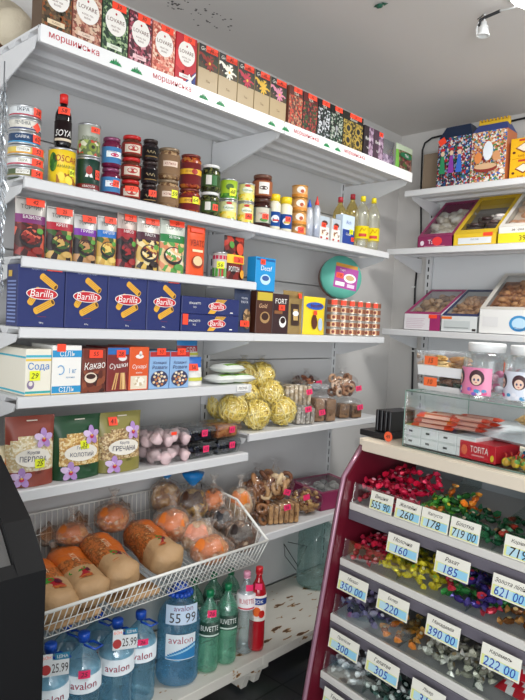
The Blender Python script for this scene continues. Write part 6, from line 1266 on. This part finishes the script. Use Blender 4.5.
# ================================================================== loose candies in the tiers
def candy(cols, foil=.3, L=.025, kind=0):
    m = MB(); b = mat(cols[0], .25, foil); c = mat(cols[1], .3, foil); 
    m.ball((0, 0, 0), (L*.72, L*.46, L*.40), b, 8, 5, False, .25)
    for s in (-1, 1):
        n = 6; vs = [(s*L*.62, 0, 0)]+[(s*L*1.15+.002*sin(k*2), L*.5*cos(2*pi*k/n)*(1+.3*(k % 2)), L*.42*sin(2*pi*k/n)) for k in range(n)]
        m.add(vs, [(0, 1+k, 1+(k+1) % n) for k in range(n)], c)
    m.ell(lambda u, v, o: (u, v, L*.40+o), 0, 0, L*.3, L*.22, mat(cols[2], .3), 1, 7)
    return m
BIN = [
 (0, .03, .26, [('#c81c44', '#e2385e', '#f2c8d0'), ('#a0142f', '#c81c44', '#e8a0b0')], 4, 3, 'red foil candy in the top tier, left bin'),
 (0, .27, .41, [('#3f9a3a', '#7ac850', '#e8d84a'), ('#e0762a', '#f0a03c', '#f4e0a0'), ('#2f6a34', '#4a9a4a', '#d8e8c8')], 4, 2, 'green or orange candy in the top tier, second bin'),
 (0, .42, .63, [('#1f5a3c', '#3a7f56', '#e8d8c0'), ('#c8483a', '#2f6a44', '#e8e0c8'), ('#184a30', '#2f6a4a', '#c8a878')], 4, 2, 'dark green candy in the top tier, third bin'),
 (0, .64, .88, [('#1d3f34', '#3a6a56', '#d8d0b8'), ('#2c4a34', '#8a6a3c', '#e0d8c0')], 4, 2, 'dark green and brown candy in the top tier, right bin'),
 (1, .03, .16, [('#a81834', '#c82c4c', '#e8a8b0')], 4, 2, 'red foil candy in the second tier, left bin'),
 (1, .17, .40, [('#d8c81c', '#f0e23a', '#f8f4b0'), ('#e8d828', '#c8b81c', '#8ab83a')], 4, 2, 'yellow foil candy in the second tier'),
 (1, .41, .60, [('#4a3a90', '#6a5ab0', '#c83a5a'), ('#b8243c', '#d8485a', '#e8c8a0'), ('#2f7a3c', '#4aa052', '#e8e0a0')], 4, 2, 'violet, red or green candy in the second tier'),
 (1, .61, .85, [('#b87a3c', '#d8a05a', '#f0d8a8'), ('#7a4a24', '#b07a3c', '#e8c888')], 4, 1, 'golden brown candy in the second tier, right bin'),
 (2, .03, .19, [('#6a6480', '#a8a4b8', '#e8e8f0'), ('#4a3a6a', '#8a80a8', '#d8d8e0')], 3, 2, 'silver violet candy in the third tier, left bin'),
 (2, .20, .36, [('#d8923c', '#f0b860', '#f8e8c0'), ('#c8742c', '#e8a04a', '#f0d8a8')], 3, 1, 'amber candy in the third tier, second bin'),
 (2, .37, .60, [('#9a9a8a', '#c8c8b8', '#f0f0e8'), ('#b8b8ac', '#dcdcd4', '#8a7a5a')], 3, 2, 'clear silver candy in the third tier, third bin'),
 (3, .03, .19, [('#c8ccd0', '#e8eaec', '#9aa4ac'), ('#a8b0b4', '#d8dce0', '#6a7a84')], 4, 2, 'white paper candy in the fourth tier, left bin'),
 (3, .20, .42, [('#2c4a44', '#d8e0dc', '#e8ecea'), ('#1f3a34', '#5a8078', '#c8d8d0')], 4, 2, 'dark green and white candy in the fourth tier'),
 (3, .43, .70, [('#5a3a90', '#8a6ac0', '#d8c8e8'), ('#4a2c78', '#7a5ab0', '#c8b8e0')], 4, 2, 'violet candy in the fourth tier, third bin'),
 (4, .05, .25, [('#3a2c34', '#6a5a62', '#a89aa0')], 3, 1, 'dark brown candy in the lowest tier')]
for tier, ua, ub, colset, rows, layers, lb in BIN:
    protos = [candy(c) for c in colset]; objs = []; z0 = TZ[tier]; y0 = -g(z0+.05); nu = max(2, int((ub-ua)/.042)); n = 0
    for lay in range(layers):
        for j in range(rows-(lay > 1)):
            for i in range(nu):
                if n >= (44 if lb.startswith('red foil candy in the top') else 26): break
                y = y0+.030+.048*j+.012*lay; u = ua+(ub-ua)*(i+.5+rnd.uniform(-.25, .25))/nu; z = z0+.018+.075*(y-y0)/(.30-y0)+.024*lay+rnd.random()*.008+(.010*j if layers > 2 else 0)
                k = rnd.randrange(len(protos))
                if len(objs) <= k or objs[k] is None:
                    while len(objs) <= k: objs.append(None)
                    o = objs[k] = protos[k].build('wrapped_candy')
                else: o = objs[k].copy(); C.objects.link(o)
                cput(o, min(max(u, ua+.02), ub-.02), y, z, rnd.random()*3.1, rnd.uniform(-.7, .9), rnd.uniform(-.5, .5)); tag(o, lb, 'candy', lb.replace(' candy in', ' candies in')); n += 1
# large red and white bags, third tier right
for k in range(3):
    m = MB()
    for sg in (1, -1):
        nx, ny = 12, 6; vs = [((i/nx-.5)*.13, (j/ny-.5)*.09, .02+sg*.02*max(0, (1-(2*i/nx-1)**4)*(1-(2*j/ny-1)**2))**.5) for j in range(ny+1) for i in range(nx+1)]
        fs = [(j*(nx+1)+i, j*(nx+1)+i+1, (j+1)*(nx+1)+i+1, (j+1)*(nx+1)+i) for j in range(ny) for i in range(nx)]; ml = [mat('#b81c2c', .3) if (i+j) % 5 < 3 else mat('#d8d8d8', .3) for j in range(ny) for i in range(nx)]
        m.add(vs, fs if sg > 0 else [f[::-1] for f in fs], ml, True)
    o = m.build('sweet_bag'); cput(o, .69+.01*k, -g(.55)+.075+.055*k, TZ[2]+.022+.030*k, .5*k, .15); tag(o, ('lowest', 'middle', 'uppermost')[k]+' red and white striped sweet bag at the right of the third tier', 'sweet bag', 'red and white sweet bags')

# handwritten price cards on the guard glass
CARDB = mat('#f3f1e4', .5)
def ptag(tier, x0, y0, x1, y1, name, num, lb):
    """x0..x1, y0..y1: pixel corners top left / bottom right"""
    z = TZ[tier]; yl = -g(z+.05)-.014; ua, za = atc(x0, y0, yl); ub, zb = atc(x1, y1, yl); w = max(ub-ua, .07); h = .062; t = MB(); f = lambda u, v, o: (u, -.0008-o, v)
    t.box(-w/2, w/2, -.0007, .0007, 0, h, CARDB); t.rect(f, -w*.47, h*.05, w*.47, h*.52, mat('#e6ea9a', .5), 1); t.rect(f, -w*.40, h*.10, w*.47, h*.48, mat('#bfe2ee', .5), 1.5); t.rect(f, w*.1, h*.10, w*.47, h*.48, mat('#9ad4ee', .5), 2)
    t.txt(f, name, 0, h*.76, .013, INK, 2, w*.84, 0, .3); t.txt(f, num, 0, h*.30, .026, BLUEINK if tier else INK, 3, w*.8, 0, .15)
    o = t.build('price_card'); uc = (ua+ub)/2; zc = (za+zb)/2-h/2; cput(o, uc, yl-.001, max(zc, z+.010), 0, -.16); tag(o, lb, 'price card', 'handwritten price cards on the candy case')
PT = [(0, 370, 494, 391, 520, 'Вишня', '555 90', 'handwritten card reading 555 90, first in the top tier'),
 (0, 395, 503, 419, 529, 'Желейні', '260', 'handwritten card reading 260'),
 (0, 421, 511, 447, 538, 'Капуста', '178', 'handwritten card reading 178'),
 (0, 450, 520, 478, 551, 'Білотка', '719 00', 'handwritten card reading 719 00 in the top tier centre'),
 (0, 504, 539, 533, 573, 'Корівка', '719', 'handwritten card reading 719 at the right edge of the top tier'),
 (1, 387, 534, 417, 561, 'Молочна', '160', 'handwritten card reading 160'),
 (1, 435, 553, 468, 582, 'Рахат', '185', 'handwritten card reading 185'),
 (1, 492, 574, 527, 608, 'Золота лілія', '621 00', 'handwritten card reading 621 00'),
 (2, 338, 573, 366, 600, 'Мікадо', '350 00', 'handwritten card reading 350 00'),
 (2, 377, 592, 407, 620, 'Еклер', '220', 'handwritten card reading 220'),
 (2, 426, 615, 458, 649, 'Макадамія', '390 00', 'handwritten card reading 390 00'),
 (2, 481, 643, 519, 683, 'Карамель', '222 00', 'handwritten card reading 222 00'),
 (3, 329, 631, 357, 661, 'Пралісок', '300', 'handwritten card reading 300'),
 (3, 366, 652, 397, 687, 'Галатея', '305', 'handwritten card reading 305'),
 (3, 411, 680, 443, 716, 'Лікер', '310', 'handwritten card cut by the bottom edge in the fourth tier'),
 (4, 323, 689, 347, 720, 'Темна', '280', 'handwritten card in the lowest tier at the left end')]
for p in PT: ptag(*p)
